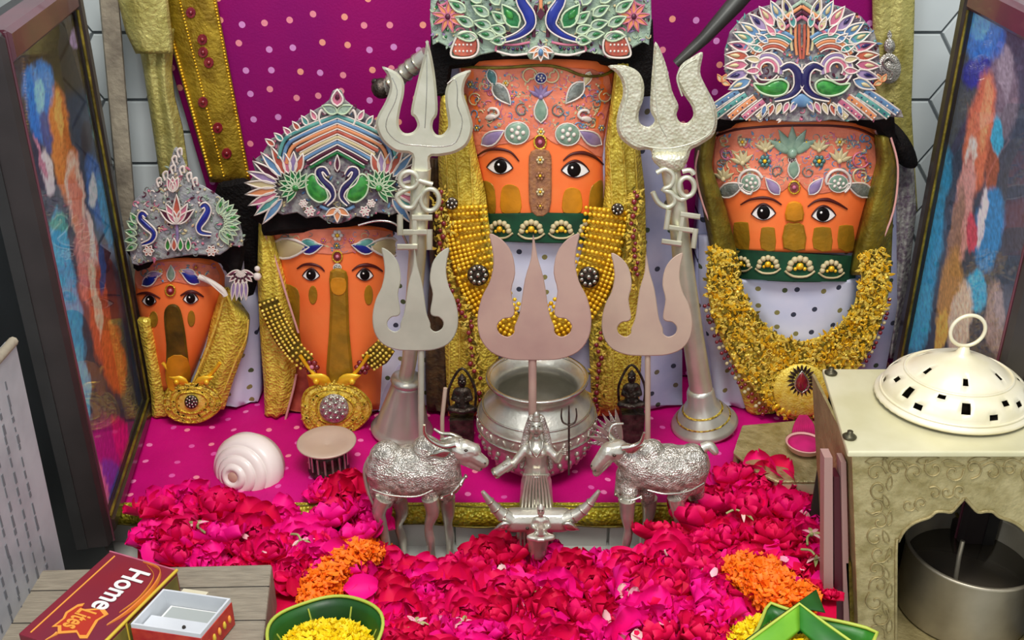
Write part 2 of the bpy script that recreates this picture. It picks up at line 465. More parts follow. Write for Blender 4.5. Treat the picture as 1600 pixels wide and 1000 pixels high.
# glass over the pictures: mostly clear, mirror-like at a slant
nt = g.node_tree; L = nt.links; out = [n for n in nt.nodes if n.type == 'OUTPUT_MATERIAL'][0]
tr = nt.nodes.new('ShaderNodeBsdfTransparent'); gl = nt.nodes.new('ShaderNodeBsdfGlossy'); gl.inputs['Roughness'].default_value = .04
fr = nt.nodes.new('ShaderNodeFresnel'); fr.inputs[0].default_value = 1.45; mxs = nt.nodes.new('ShaderNodeMixShader')
ge = nt.nodes.new('ShaderNodeNewGeometry'); sb = nt.nodes.new('ShaderNodeMath'); sb.operation = 'SUBTRACT'; sb.inputs[0].default_value = 1
L.new(ge.outputs['Backfacing'], sb.inputs[1]); mu = nt.nodes.new('ShaderNodeMath'); mu.operation = 'MULTIPLY'; L.new(fr.outputs[0], mu.inputs[0]); L.new(sb.outputs[0], mu.inputs[1])
L.new(mu.outputs[0], mxs.inputs[0]); L.new(tr.outputs[0], mxs.inputs[1]); L.new(gl.outputs[0], mxs.inputs[2]); L.new(mxs.outputs[0], out.inputs[0])

# ============================================================ SETTING
LED = -.035                                             # lower ledge in front of the platform
WY = .872
def hexwall():
    m = MB(); m.box((.02, WY+.012, .2), (1.0, .02, .62))
    w_ = m.build('wall_back', 'grout'); tag(w_, kind='structure')
    h = .0555; s_ = .0365; pitch = .0545; gap = .0011
    t = MB(); f = []; bk = []
    for q, r in ((0, s_-gap), (1, s_-gap-.0008)):
        ring = [Vector((r*cos(radians(60*i)), -.0022 if q else 0, (r*cos(radians(0))*0)+sin(radians(60*i))/.866*(h/2-gap-(.0008 if q else 0)))) for i in range(6)]
        (bk if q == 0 else f).extend(ring)
    t.hexa(bk, f)
    first = None
    for i in range(-8, 10):
        for j in range(0, 9):
            x = i*pitch+.004; z = .012+j*h+(h/2 if i % 2 else 0)
            if -.12 < x < .18: continue                  # hidden behind the cloth and the shrine
            if first is None:
                first = t.build('tile', 'tile_white', w_); o = first
                first.data.transform(Matrix.Translation(Vector(w_['_w'])))
            else:
                o = bpy.data.objects.new('tile', first.data); COL.objects.link(o); o.parent = w_
            wl = w_['_w']; o.location = (x-wl[0], WY+.002-wl[1], z-wl[2])
    return w_
hexwall()
def sidewall(nm, x, sg):
    m = MB(); m.box((x+sg*.012, .43, .18), (.02, .92, .66)); w_ = m.build(nm, 'grout'); tag(w_, kind='structure')
    first = None
    for i in range(5):
        for j in range(3):
            if first is None:
                t = MB(); t.hexa([Vector((0, a, b)) for a, b in ((-.088, -.0985), (.088, -.0985), (.088, .0985), (-.088, .0985))],
                                 [Vector((-sg*.003, a, b)) for a, b in ((-.087, -.0975), (.087, -.0975), (.087, .0975), (-.087, .0975))])
                first = t.build('tile', 'tile_white', w_); first.data.transform(Matrix.Translation(Vector(w_['_w']))); o = first
            else: o = bpy.data.objects.new('tile', first.data); COL.objects.link(o); o.parent = w_
            wl = w_['_w']; o.location = (x+sg*.002-wl[0], .08+i*.178-wl[1], -.05+j*.199-wl[2])
sidewall('wall_left', -.372, -1)
sidewall('wall_right', .43, 1)
m = MB(); m.box((.02, .5, LED-.015), (.82, .78, .03)); tag(m.build('floor', 'marble'), kind='structure')
m = MB(); m.box((0, -.9, -.82), (5, 4, .04)); tag(m.build('floor_room', 'floor_tile'), kind='structure')
# stone platform whose front is faced with slabs
m = MB(); m.box((.02, .7645, LED/2-.0015), (.80, .2, -LED-.003)); pf = tag(m.build('trim_1', 'marble'), kind='structure')
xs = [-.30, -.19, -.105, -.045, .014, .075, .15, .24, .33]
for a, b in zip(xs, xs[1:]):
    t = MB(); t.hexa([Vector((x, .6645, z)) for x, z in ((a+.0006, LED), (b-.0006, LED), (b-.0006, -.004), (a+.0006, -.004))],
                     [Vector((x, .6595, z)) for x, z in ((a+.0012, LED), (b-.0012, LED), (b-.0012, -.005), (a+.0012, -.005))])
    t.build('slab', 'marble', pf)
m = MB(); m.box((-.372+.036, .628, .155), (.07, .014, .38)); tag(m.build('trim_2', 'black_panel'), kind='structure')
m = MB(); m.box((.405, .628, .155), (.07, .014, .38)); tag(m.build('trim_3', 'black_panel'), kind='structure')

# ------------------------------------------------------------ magenta cloth on the platform
rows = []
for j in range(15):
    v = j/14; row = []
    for i in range(61):
        u = i/60; x = -.325+.66*u
        if v < .8:
            y = .866-(.866-.660)*v/.8; z = .003+.0018*sin(x*60+y*30)*sin(y*70)+.0012*sin(x*130)
        else:
            k = (v-.8)/.2; y = .660-.004*sin(k*pi/2)-.0015*sin(x*90); z = .003-k*.006
        row.append((x, y, z))
    rows.append(row)
m = MB(); m.grid(rows); o = m.build('platform_cloth', 'magenta_cloth')
tag(o, 'spotted magenta cloth spread over the stone platform under all figures', 'cloth')
sd = o.modifiers.new('solid', 'SOLIDIFY'); sd.thickness = .0012; sd.offset = 1
b = MB()
bp = []
for i in range(81):
    x = -.325+.66*i/80
    wv = .0012*sin(x*75)+.0008*sin(x*190)
    bp.append([(x, .6605, .0062), (x, .6575+wv, .0062), (x, .6535+wv, .0045), (x, .6515+wv, -.001), (x, .6520+wv, -.0085+.0012*sin(x*55)), (x, .6545, -.0085+.0012*sin(x*55))])
b.grid(bp); b.build('border', 'yellow_border', o); b = MB()
for zz in (.0058, -.0088):
    b.tube([(q[0][0], (.6565 if zz > 0 else .6518)+.0012*sin(q[0][0]*75), zz+(0 if zz > 0 else .0012*sin(q[0][0]*55))) for q in bp], .0008, 5)
b.build('piping', 'gold_olive', o)

# ------------------------------------------------------------ backdrop
S = Surf([(-120, 215, 1385), (0, 246, 1385), (100, 266, 1390), (290, 322, 1400), (660, 352, 1400)], .862, .006, 2, folds=5, famp=.0035)
m = MB(); P = [[None]*22 for _ in range(70)]
for i in range(70):
    for j in range(22):
        py = -120+780*j/21; l, r = S.edge(py); px = l+(r-l)*i/69; P[i][j] = S.P(px, py); P[i][j].z = max(P[i][j].z, .0065)
m.shell(P, .001)
bd = m.build('backdrop_cloth', 'magenta_backdrop')
tag(bd, 'magenta backdrop cloth with small pink dots hanging on the tiled wall', 'cloth')
BS = Surf([(-120, 215, 325), (0, 248, 338), (285, 328, 392)], .853, .004, 4)
def strip(name, rows_, Y, bulge, m_, par, folds=0, famp=0, th=.0015, nu=14, nv=26, power=3, lean=0):
    S_ = Surf(rows_, Y, bulge, power, folds, famp, lean); mb = MB(); y0, y1 = S_.rows[0][0], S_.rows[-1][0]
    P_ = []
    for i in range(nu+1):
        col = []
        for j in range(nv+1):
            py = y0+(y1-y0)*j/nv; l, r = S_.edge(py); px = l+(r-l)*i/nu; q_ = W(px, py, S_.Yu(i/nu, j/nv)); q_.z = max(q_.z, .0062); col.append(q_)
        P_.append(col)
    mb.shell(P_, th)
    return (mb.build(name, m_, par) if name else mb), S_
strip('gold_border', BS.rows, .853, .004, 'gold_ribbon_stiff', bd)
for cx, cy in ((316, 62), (317, 82), (326, 98), (317, 160), (354, 240), (298, 20), (340, 200)):
    q = MB(); q.plate(ell(cx, cy, 8, 9, 10), BS, .0012, .0002); q.bead(cx, cy, 3.5, BS, .0016); q.build('rosette', 'maroon_gem', bd)
q = MB()
for k in range(60):
    py = -20+k*5; l, r = BS.edge(py); q.bead(l+4, py, 2.6, BS, .0005); q.bead(r-3, py, 2, BS, .0005)
    q.bead(l+33-k*.15, py, 1.8, BS, .0005)
tag(q.build('beading', 'gold_bead', bd), kind='stuff')
strip('gold_border', [(-120, 1362, 1432), (60, 1364, 1428), (170, 1368, 1424), (330, 1392, 1434)], .853, .003, 'gold_ribbon', bd, folds=2, famp=.0015)
q = MB(); q.hexa([W(x, y, .846) for x, y in ((152, -30), (184, -30), (238, 655), (214, 655))], [W(x, y, .838) for x, y in ((154, -30), (182, -30), (236, 655), (216, 655))])
tag(q.build('wooden_batten', 'batten'), 'thin weathered wooden batten upright between the left picture and the tiles', 'batten')
# loose ribbon at the left, folded over itself
rb = thing('gold_ribbon', 'crumpled pale gold ribbon hanging left of the magenta backdrop', 'ribbon', W(240, 280, .85))
strip('ribbon_tail', [(45, 212, 272), (110, 224, 268), (150, 230, 272), (200, 238, 285), (280, 250, 296)], .845, .006, 'gold_ribbon', rb, folds=2, famp=.003)
strip('ribbon_fold', [(-80, 176, 262), (0, 184, 262), (50, 196, 268), (84, 212, 270)], .836, .007, 'gold_ribbon', rb, folds=1, famp=.003)
# silver brooch pinned to the right border
br = thing('silver_brooch', 'round silver filigree brooch pinned to the gold border right of the far crown', 'brooch', W(1390, 135, .845))
q = MB(); FS = Flat(.846); q.plate(ell(1389, 107, 19, 24, 22), FS, .002, 0, dome=.003); q.build('disc', 'silver_embossed', br)
q = MB(); q.stroke([(1396, 96), (1388, 90), (1380, 98), (1386, 107), (1395, 113), (1392, 124), (1381, 122)], 2.2, FS, .005); q.build('curl', 'silver_smooth', br)
q = MB(); q.plate(ell(1390, 72, 9, 12, 12), FS, .002, 0, dome=.002); q.plate(leaf(1390, 62, 16, 8, 90), FS, .0015); q.build('crest', 'silver_embossed', br)
q = MB(); q.tube([W(1188, -40, .80), W(1150, 5, .80), W(1100, 60, .80), W(1056, 100, .80)], [.0075, .007, .005, .0035], 10)
tag(q.build('iron_rod', 'rod_metal'), 'dark grey tapering metal rod slanting down towards the tall chased trident', 'rod')
sr = thing('mace', 'small silver mace handle slanting behind the tall plain trident', 'mace', W(600, 145, .80))
q = MB(); q.tube([W(600, 140, .80), W(668, 85, .79)], .0062, 12); q.build('handle', 'silver', sr)
q = MB()
for k in range(5): q.tube([W(612+k*10, 130-k*8, .7955-k*.0008), W(614+k*10, 128.5-k*8, .795-k*.0008)], .0072, 12)
q.build('ring', 'silver_smooth', sr)
q = MB(); q.ball(W(596, 138, .80), .008, 10, 7); q.bead(586, 128, 6, Flat(.80)); q.build('knob', 'dark_pewter', sr)

# ------------------------------------------------------------ framed pictures standing on the platform's ends
BL = [(.5, .5, .5)]
def picture(nm, label, near, far, H, sg, base, blobs, bar=.014):
    n = Vector((near[0], near[1], 0)); f_ = Vector((far[0], far[1], 0)); d = f_-n; Ln = d.length; d.normalize()
    nrm = Vector((d.y, -d.x, 0))*sg                     # towards the inside of the shrine
    z0 = .004; Z = Vector((0, 0, 1))
    t = thing(nm, label, 'picture', (n+f_)/2+Z*z0)
    Q = lambda u, h, o=0: n+d*u+Z*(z0+h)+nrm*o
    def bar_(name, u0, u1, h0, h1, mt, o0=-.014, o1=.003, bev=.003):
        q = MB(); a = [Q(u, h, o0) for u, h in ((u0, h0), (u1, h0), (u1, h1), (u0, h1))]
        b_ = [Q(u, h, o1-bev) for u, h in ((u0, h0), (u1, h0), (u1, h1), (u0, h1))]
        c_ = [Q(u, h, o1) for u, h in ((u0+bev, h0+bev), (u1-bev, h0+bev), (u1-bev, h1-bev), (u0+bev, h1-bev))]
        q.hexa(a, b_); q.hexa(b_, c_); return q.build(name, mt, t)
    bar_('near_bar', 0, bar-.007, 0, H, 'frame_brown'); bar_('far_bar', Ln-bar, Ln, 0, H, 'frame_dark')
    bar_('top_bar', bar, Ln-bar, H-bar-.006, H, 'frame_maroon'); bar_('bottom_bar', bar, Ln-bar, 0, bar, 'frame_dark')
    q = MB(); q.hexa([Q(u, h, -.022) for u, h in ((-.001, 0), (Ln, 0), (Ln, H), (-.001, H))], [Q(u, h, -.014) for u, h in ((-.001, 0), (Ln, 0), (Ln, H), (-.001, H))])
    q.build('back_board', 'frame_grey', t)
    q = MB(); q.tube([Q(bar-.007, 0, .0025), Q(bar-.007, H, .0025)], .0012, 6); q.build('edge_strip', 'frame_maroon', t)
    q = MB(); a0, b0 = Q(Ln-bar-.001, bar, .0), Q(Ln-bar-.001, H-bar, .0)
    q.tube([Q(Ln-bar-.002, bar, .001), Q(Ln-bar-.002, H-bar-.006, .001)], .0012, 6); q.tube([Q(bar, bar+.002, .001), Q(Ln-bar, bar+.002, .001)], .0012, 6)
    q.build('fillet', 'gold_olive', t)
    nu, nv = 84, 230; q = MB(); P_ = [[Q(bar-.002+(Ln-2*bar+.004)*i/nu, bar-.002+(H-2*bar)*j/nv, -.004) for j in range(nv+1)] for i in range(nu+1)]
    q.grid(P_); o_ = q.build('print', 'print', t); me = o_.data
    at = me.color_attributes.new('paint', 'FLOAT_COLOR', 'POINT'); cols = []
    bl = [(x, y, rx, ry, cos(radians(a)), sin(radians(a)), rgb(c)) for x, y, rx, ry, a, c in blobs]
    bc = rgb(base)
    for v in me.vertices:
        p = v.co+Vector(t['_w']); px, py = proj(p)
        nx = MN.noise(Vector((px*.06, py*.03, 3)))*5+MN.noise(Vector((px*.3, py*.1, 3)))*2.2; ny = MN.noise(Vector((px*.05, py*.04, 9)))*10+MN.noise(Vector((px*.3, py*.12, 7)))*6
        c = list(bc[:3])
        for x, y, rx, ry, ca, sa, cc in bl:
            dx, dy = px+nx-x, py+ny-y; e = hypot((dx*ca-dy*sa)/rx, (dx*sa+dy*ca)/ry)
            wgt = min(1, max(0, (1.1-e)/.25))
            if wgt: c = [c[k]+(cc[k]-c[k])*wgt for k in range(3)]
        s_ = 1.75+.7*MN.noise(Vector((px*.3, py*.09, 1)))+.9*MN.noise(Vector((px*.7, py*.22, 1)))
        cols += [min(1, c[0]*s_), min(1, c[1]*s_), min(1, c[2]*s_), 1]
    at.data.foreach_set('color', cols)
    q = MB(); q.hexa([Q(u, h, -.002) for u, h in ((bar-.001, bar), (Ln-bar+.001, bar), (Ln-bar+.001, H-bar), (bar-.001, H-bar))],
                     [Q(u, h, -.0012) for u, h in ((bar-.001, bar), (Ln-bar+.001, bar), (Ln-bar+.001, H-bar), (bar-.001, H-bar))])
    q.build('glass_pane', 'glass', t)
picture('framed_picture', 'tall maroon-framed devotional print under glass at the left, behind the matchboxes', (-.2935, .611), (-.320, .806), .367, 1, '#2c3a4c', [
    (100, 90, 60, 60, 0, '#3a3628'), (118, 62, 7, 16, 0, '#9a86a8'), (150, 170, 12, 60, 6, '#4c8088'), (60, 130, 26, 34, 0, '#2f7cc4'), (68, 175, 26, 50, 8, '#2a74c0'),
    (62, 150, 8, 30, 0, '#74b4dc'), (72, 205, 8, 36, 8, '#1c3c88'), (75, 270, 9, 40, 8, '#cfc8cc'), (63, 245, 3, 40, 14, '#b07a8c'), (97, 225, 17, 90, 6, '#c87434'),
    (110, 250, 10, 60, 10, '#a85a24'), (92, 180, 6, 40, 4, '#e09a4c'), (135, 220, 11, 34, 0, '#2a2530'), (118, 300, 14, 60, 6, '#d8b09c'), (118, 310, 9, 52, 6, '#c8765c'),
    (150, 300, 14, 60, 8, '#3a64a0'), (146, 300, 7, 30, 0, '#b8c8c4'), (165, 330, 8, 60, 10, '#2f8ab4'), (96, 390, 14, 60, 8, '#3a9ec4'), (112, 480, 15, 90, 9, '#3498c4'),
    (128, 600, 13, 60, 10, '#58aad0'), (92, 350, 14, 14, 0, '#4c9a8c'), (140, 420, 20, 80, 8, '#c07a70'), (146, 400, 5, 80, 8, '#e0c0b4'), (160, 500, 20, 90, 8, '#a8523a'),
    (150, 470, 6, 60, 8, '#e0b89c'), (172, 440, 8, 70, 8, '#4c2c34'), (178, 560, 18, 60, 8, '#b05c30'), (160, 420, 5, 40, 0, '#384c80'),
    (172, 710, 26, 60, 14, '#8c1470'), (176, 760, 18, 50, 14, '#4038a0'), (192, 690, 14, 40, 14, '#b80c68'), (160, 770, 10, 50, 10, '#c87aa0')])  # orange and magenta patches low in the print paint in reflections on the glass
picture('framed_picture', 'tall brown-framed devotional print under glass at the right, behind the lantern', (.327, .611), (.334, .806), .367, -1, '#3a4454', [
    (1540, 60, 34, 46, 0, '#2a6cbc'), (1530, 30, 20, 30, 0, '#4c94d4'), (1535, 115, 34, 26, 0, '#28308c'), (1565, 150, 26, 70, 0, '#6c6470'), (1572, 110, 12, 40, 0, '#8c8490'),
    (1530, 210, 22, 100, -8, '#c06c50'), (1540, 180, 8, 60, -6, '#d88c64'), (1550, 260, 9, 50, -4, '#8c5040'), (1517, 250, 9, 40, -6, '#dcc4b8'), (1515, 262, 5, 30, -6, '#9c5c54'),
    (1558, 215, 9, 30, 0, '#3c98b8'), (1462, 300, 20, 80, -10, '#2f84a8'), (1448, 400, 22, 90, -10, '#3090bc'), (1436, 500, 18, 60, -10, '#3a9cc4'), (1505, 330, 16, 90, -8, '#c08c84'),
    (1490, 380, 10, 90, -8, '#8c6c58'), (1545, 360, 22, 70, -8, '#2c78ac'), (1535, 340, 6, 50, -8, '#d0c8d4'), (1518, 365, 10, 30, 0, '#b8485c'), (1525, 455, 18, 32, 0, '#2f9cc8'),
    (1485, 450, 18, 60, -8, '#a8804c'), (1500, 500, 18, 60, -8, '#c8b4a4'), (1470, 520, 10, 40, -8, '#d0a450'), (1555, 500, 16, 60, 0, '#8c7c7c')])

# ============================================================ THE FOUR FIGURES
def strip2(name, rows_, Y, bulge, m_, par, **k): return strip(name, rows_, Y, bulge, m_, par, **k)[0]
def face_mesh(par, S, m_='sindoor', th=.03, nu=26, nv=26):
    mb = MB(); y0, y1 = S.rows[0][0], S.rows[-1][0]
    P_ = [[None]*(nv+1) for _ in range(nu+1)]
    for i in range(nu+1):
        for j in range(nv+1):
            py = y0+(y1-y0)*j/nv; l, r = S.edge(py); P_[i][j] = W(l+(r-l)*i/nu, py, S.Yu(i/nu, j/nv)); P_[i][j].z = max(P_[i][j].z, .0062)
    mb.shell(P_, th); return mb.build('face', m_, par)
def patch(par, S, pts, m_, lift=-.0003, th=.0012, name='patch'):
    q = MB(); q.plate(pts, S, th, lift, .4); return q.build(name, m_, par)
def eye(par, S, cx, cy, w_, h_, tilt=0, brow=None, look=0):
    e = MB(); top = []; n = 12
    up = [(cx-w_/2+w_*i/n, cy-h_*.62*sin(pi*i/n)**.8) for i in range(n+1)]
    lo = [(cx+w_/2-w_*i/n, cy+h_*.42*sin(pi*i/n)**.9) for i in range(1, n)]
    o_ = rot2(up+lo, cx, cy, tilt)
    e.plate(o_, S, .0014, -.0004, .3); ey = e.build('eye', 'eye_white', par)
    q = MB(); q.plate(ell(cx+look, cy-h_*.08, h_*.43, h_*.46, 16), S, .0009, .0008, .4, dome=.0004); q.build('iris', 'eye_black', ey)
    q = MB(); q.bead(cx+look-h_*.12, cy-h_*.2, h_*.09, S, .0022); q.build('glint', 'eye_white', ey)
    q = MB(); q.stroke(rot2(up, cx, cy, tilt), (h_*.05, h_*.09, h_*.04), S, .0012, sm=2)
    q.stroke(rot2([(cx+w_/2, cy)]+lo+[(cx-w_/2, cy)], cx, cy, tilt), h_*.035, S, .0011, sm=1); q.build('lash_line', 'kohl', ey)
    if brow:
        q = MB(); q.stroke(brow, (1.0, 3.2, 1.2), S, .0008, flat=.7); q.build('eyebrow', 'brow', par)
def bindi(par, S, cx, cy, r):
    q = MB(); q.plate(ell(cx, cy, r, r*1.15, 16), S, .0012, 0); q.build('bindi', 'maroon_gem', par)
    q = MB(); q.stroke(ell(cx, cy, r*.95, r*1.1, 14), r*.16, S, .0014, sm=1, closed=True); q.build('rim', 'gold', par)
    q = MB(); q.bead(cx, cy, r*.42, S, .0018); q.build('stone', 'foil_pink', par)
def gems(par, S, items, lift=.0006):
    """forehead jewels: (kind, x, y, size, angle, colour)"""
    for it in items:
        k, x, y, s_, a, c = it[:6]; q = MB()
        if k == 'leaf':
            q.plate(leaf(x, y, s_, s_*.45, a), S, .0016, lift, dome=.0006); j = q.build('jewel', c, par)
            q = MB(); q.stroke(leaf(x, y, s_, s_*.5, a), max(.8, s_*.035), S, lift+.0012, sm=1, closed=True, n=5); q.build('rim', 'piping', j)
        elif k == 'oval':
            q.plate(ell(x, y, s_, s_*.9, 18, a), S, .0016, lift, dome=.0006); j = q.build('jewel', c, par)
            q = MB(); q.stroke(ell(x, y, s_*1.02, s_*.92, 18, a), max(.9, s_*.06), S, lift+.0012, sm=1, closed=True, n=5)
            for t in range(5): q.bead(x+s_*.5*cos(t*1.257+a), y+s_*.45*sin(t*1.257+a), s_*.2, S, lift+.0018)
            q.bead(x, y, s_*.22, S, lift+.0022); q.build('beads', 'piping', j)
        elif k == 'curl':
            q.stroke(arc(x, y, s_, s_, a, a+250, 8)+arc(x+s_*.2, y, s_*.5, s_*.5, a+250, a+400, 5), max(1, s_*.13), S, lift+.0008, n=5, sm=2); q.build('curl', c, par)
        elif k == 'swan':
            f = 1 if a >= 0 else -1
            q.plate(leaf(x-f*s_*.4, y+s_*.35, s_*1.1, s_*.5, 10 if f > 0 else 170), S, .0015, lift, dome=.0006)
            q.stroke([(x+f*s_*.4, y+s_*.3), (x+f*s_*.75, y), (x+f*s_*.55, y-s_*.4), (x+f*s_*.05, y-s_*.45), (x-f*s_*.1, y-s_*.25)], s_*.12, S, lift+.001, n=6, sm=3)
            q.build('swan_jewel', c, par)
        elif k == 'spray':
            for t in range(5): q.plate(leaf(x, y, s_, s_*.34, a-60+30*t), S, .0014, lift, dome=.0004)
            q.bead(x, y, s_*.2, S, lift+.002); q.build('spray_jewel', c, par)
        elif k == 'flower':
            for t in range(6): q.bead(x+s_*.6*cos(t*1.047), y+s_*.6*sin(t*1.047), s_*.36, S, lift+.0006)
            q.build('flower_jewel', c, par)
            q = MB(); q.bead(x, y, s_*.33, S, lift+.0012); q.build('centre_stone', 'gold_bead' if c != 'gold_bead' else 'maroon_gem', par)
def band(par, S, pts_top, pts_bot, flowers):
    q = MB(); q.plate(pts_top+pts_bot[::-1], S, .002, 0, .3); b_ = q.build('velvet_band', 'green_velvet', par)
    for x, y, r in flowers:
        q = MB()
        for t in range(7):
            an = pi*(t/6)+pi
            q.bead(x+r*.78*cos(an), y+r*.15+r*.72*sin(an), r*.27, S, .003)
        q.stroke([(x-r*1.1, y+r*.35), (x-r*.5, y+r*.75), (x+r*.5, y+r*.75), (x+r*1.1, y+r*.35)], r*.1, S, .0026, n=5, sm=3)
        q.build('embroidery', 'foil_cream', b_)
        q = MB(); q.bead(x, y, r*.3, S, .0034); q.bead(x-r*.35, y+r*.2, r*.16, S, .003); q.bead(x+r*.35, y+r*.2, r*.16, S, .003); q.build('sequin', 'gold_bead', b_)
    return b_
def piping_line(par, pts, S, r=2, lift=.001, m_='rose_piping', name='piping'):
    q = MB(); q.stroke(pts, r, S, lift); return q.build(name, m_, par)

# ---- figure in the middle
A = thing('deity_figure', 'tall orange-faced deity figure in the middle, wide-eyed, with green velvet band under the nose', 'figure', G(840, 655))
strip2('body', [(70, 690, 1010), (200, 690, 1035), (330, 690, 1066), (655, 700, 1066)], .806, .01, 'lilac_cloth', A, folds=6, famp=.004, th=.03)
SA = Surf([(96, 716, 962), (130, 722, 960), (227, 735, 944), (280, 748, 944), (350, 762, 942)], .795, .022, 3.5)
face_mesh(A, SA)
patch(A, SA, sm([(726, 108), (845, 104), (952, 118), (944, 200), (940, 246), (905, 226), (870, 226), (845, 212), (815, 226), (780, 226), (742, 246), (732, 180)], 3), 'sindoor_rosy', name='forehead')
piping_line(A, [(717, 98), (724, 140), (737, 227), (749, 280), (763, 345)], SA, 1.8, .0005)
piping_line(A, [(962, 98), (958, 140), (945, 227), (944, 280), (942, 345)], SA, 1.8, .0005)
piping_line(A, [(718, 104), (780, 106), (845, 102), (880, 107), (910, 118), (940, 118), (962, 108)], SA, 2.4, .002, 'gold_olive', 'hem')
for pts, m_ in (([(784, 332), (783, 300), (790, 289), (803, 289), (812, 299), (813, 332)], 'turmeric'), ([(880, 332), (880, 305), (887, 294), (900, 294), (908, 303), (908, 332)], 'turmeric'),
                ([(762, 332), (753, 300), (752, 284), (764, 284), (773, 296), (774, 332)], 'olive_foil'), ([(921, 332), (922, 298), (930, 286), (942, 284), (942, 332)], 'olive_foil')):
    patch(A, SA, sm(pts, 3), m_, name='foil')
patch(A, SA, sm([(830, 236), (858, 236), (862, 270), (858, 332), (830, 332), (826, 270)], 3), 'tan_floral', th=.003, name='nose')
gems(A, SA, [('flower', 844, 250, 7, 0, 'foil_cream'), ('flower', 844, 275, 8, 0, 'tan_floral'), ('flower', 844, 300, 7, 0, 'foil_cream'), ('flower', 844, 322, 6, 0, 'tan_floral')], .003)
eye(A, SA, 781, 262, 41, 24, -2, [(743, 246), (758, 236), (778, 233), (798, 238), (811, 252)], 1)
eye(A, SA, 899, 267, 44, 25, -2, [(880, 251), (893, 241), (912, 239), (930, 246), (943, 257)], -2)
bindi(A, SA, 844, 222, 10)
gems(A, SA, [('oval', 808, 208, 19, 10, 'stone_mint'), ('oval', 887, 210, 19, -10, 'stone_mint'), ('leaf', 752, 226, 42, 32, 'foil_lilac'), ('leaf', 940, 226, 42, 148, 'foil_lilac'),
    ('leaf', 770, 130, 44, -50, 'foil_grey'), ('leaf', 912, 128, 44, 230, 'foil_grey'), ('leaf', 764, 108, 30, -70, 'stone_teal'), ('leaf', 922, 112, 24, 250, 'foil_cream'),
    ('swan', 765, 178, 19, 1, 'piping'), ('swan', 918, 181, 19, -1, 'piping'), ('curl', 742, 155, 9, 30, 'foil_cream'), ('curl', 945, 150, 9, 120, 'foil_cream'),
    ('leaf', 845, 192, 42, 90, 'stone_mint'), ('spray', 845, 152, 22, 90, 'foil_lilac'), ('oval', 845, 122, 9, 0, 'foil_blue'), ('curl', 828, 118, 11, 0, 'foil_cream'), ('curl', 862, 118, 11, 180, 'foil_cream'),
    ('curl', 815, 170, 9, 60, 'foil_grey'), ('curl', 872, 172, 9, 100, 'foil_grey'), ('flower', 735, 132, 7, 0, 'foil_grey'), ('flower', 790, 130, 6, 0, 'foil_cream'), ('flower', 900, 135, 6, 0, 'foil_cream'),
    ('flower', 800, 150, 5, 0, 'foil_pink'), ('flower', 888, 152, 5, 0, 'foil_pink'), ('flower', 745, 200, 6, 0, 'foil_grey'), ('flower', 940, 200, 6, 0, 'foil_grey'), ('flower', 780, 195, 4, 0, 'foil_cream'), ('flower', 845, 206, 7, 0, 'foil_cream')])
band(A, SA, [(748, 333), (850, 331), (950, 333)], [(950, 380), (850, 380), (748, 376)][::-1], [(781, 358, 18), (830, 358, 19), (877, 358, 18), (921, 358, 17)])
strip2('bib', [(378, 750, 950), (440, 770, 930), (520, 800, 870)], .792, .008, 'white_cloth', A, folds=3, famp=.002, th=.01)
for nm_, rw in (('gold_drape', [(150, 688, 728), (230, 684, 742), (300, 686, 758), (400, 692, 770), (520, 694, 778), (650, 700, 780)]),
                ('gold_drape', [(100, 962, 985), (230, 946, 1000), (300, 946, 1008), (400, 930, 1010), (520, 920, 1004), (650, 925, 998)])):
    strip2(nm_, rw, .786, .006, 'gold_lace', A, folds=3, famp=.003, th=.006)
FA = Flat(.7765)
for xs_ in ((700, 716, 738), (956, 978, 996)):
    q = MB()
    for x0 in xs_: q.stroke([(x0-4, 235), (x0, 300), (x0+2, 420), (x0+2, 640)], 1.3, FA, 0, n=4, sm=4)
    q.build('braid', 'gold_filigree', A)
strip2('side_cloth', [(250, 668, 694), (420, 672, 700), (560, 664, 712), (680, 668, 716)], .797, .004, 'brown_brocade', A, folds=2, famp=.003, th=.006)
q = MB()
q.plate([(674, 40), (1020, 30), (1024, 150), (990, 152), (972, 108), (935, 100), (850, 96), (760, 100), (706, 108), (700, 150), (668, 150)], Flat(.792), .012, 0, .3); q.build('headcloth', 'hair', A)

# ---- right figure
B = thing('deity_figure', 'orange-faced deity figure at the right with broad forehead, gold haar below its green band', 'figure', G(1245, 655))
strip2('body', [(190, 1105, 1395), (300, 1098, 1400), (480, 1084, 1402), (655, 1120, 1370)], .812, .01, 'lilac_cloth', B, folds=6, famp=.004, th=.03)
SB = Surf([(193, 1122, 1362), (205, 1116, 1370), (255, 1110, 1376), (300, 1118, 1366), (340, 1134, 1352), (395, 1152, 1334)], .80, .024, 3.2)
face_mesh(B, SB)
patch(B, SB, sm([(1126, 206), (1180, 198), (1245, 194), (1320, 200), (1362, 216), (1370, 255), (1362, 300), (1320, 296), (1285, 303), (1262, 300), (1242, 280), (1222, 300), (1180, 295), (1124, 302), (1115, 255)], 3), 'sindoor_rosy', name='forehead')
piping_line(B, [(1124, 200), (1114, 225), (1110, 258), (1118, 302), (1135, 342), (1150, 395)], SB, 1.8, .0005)
piping_line(B, [(1368, 205), (1374, 225), (1375, 258), (1365, 302), (1350, 345), (1336, 395)], SB, 1.8, .0005)
piping_line(B, [(1120, 212), (1160, 201), (1245, 196), (1330, 199), (1370, 215)], SB, 2, .001, 'brow', 'hem')
for x, w_, y0 in ((1158, 24, 347), (1200, 22, 355), (1285, 28, 355), (1322, 24, 352)):
    patch(B, SB, sm([(x-w_/2, 388), (x-w_/2, y0+6), (x-w_/3, y0), (x+w_/3, y0), (x+w_/2, y0+6), (x+w_/2, 392)], 2), 'olive_foil', name='foil')
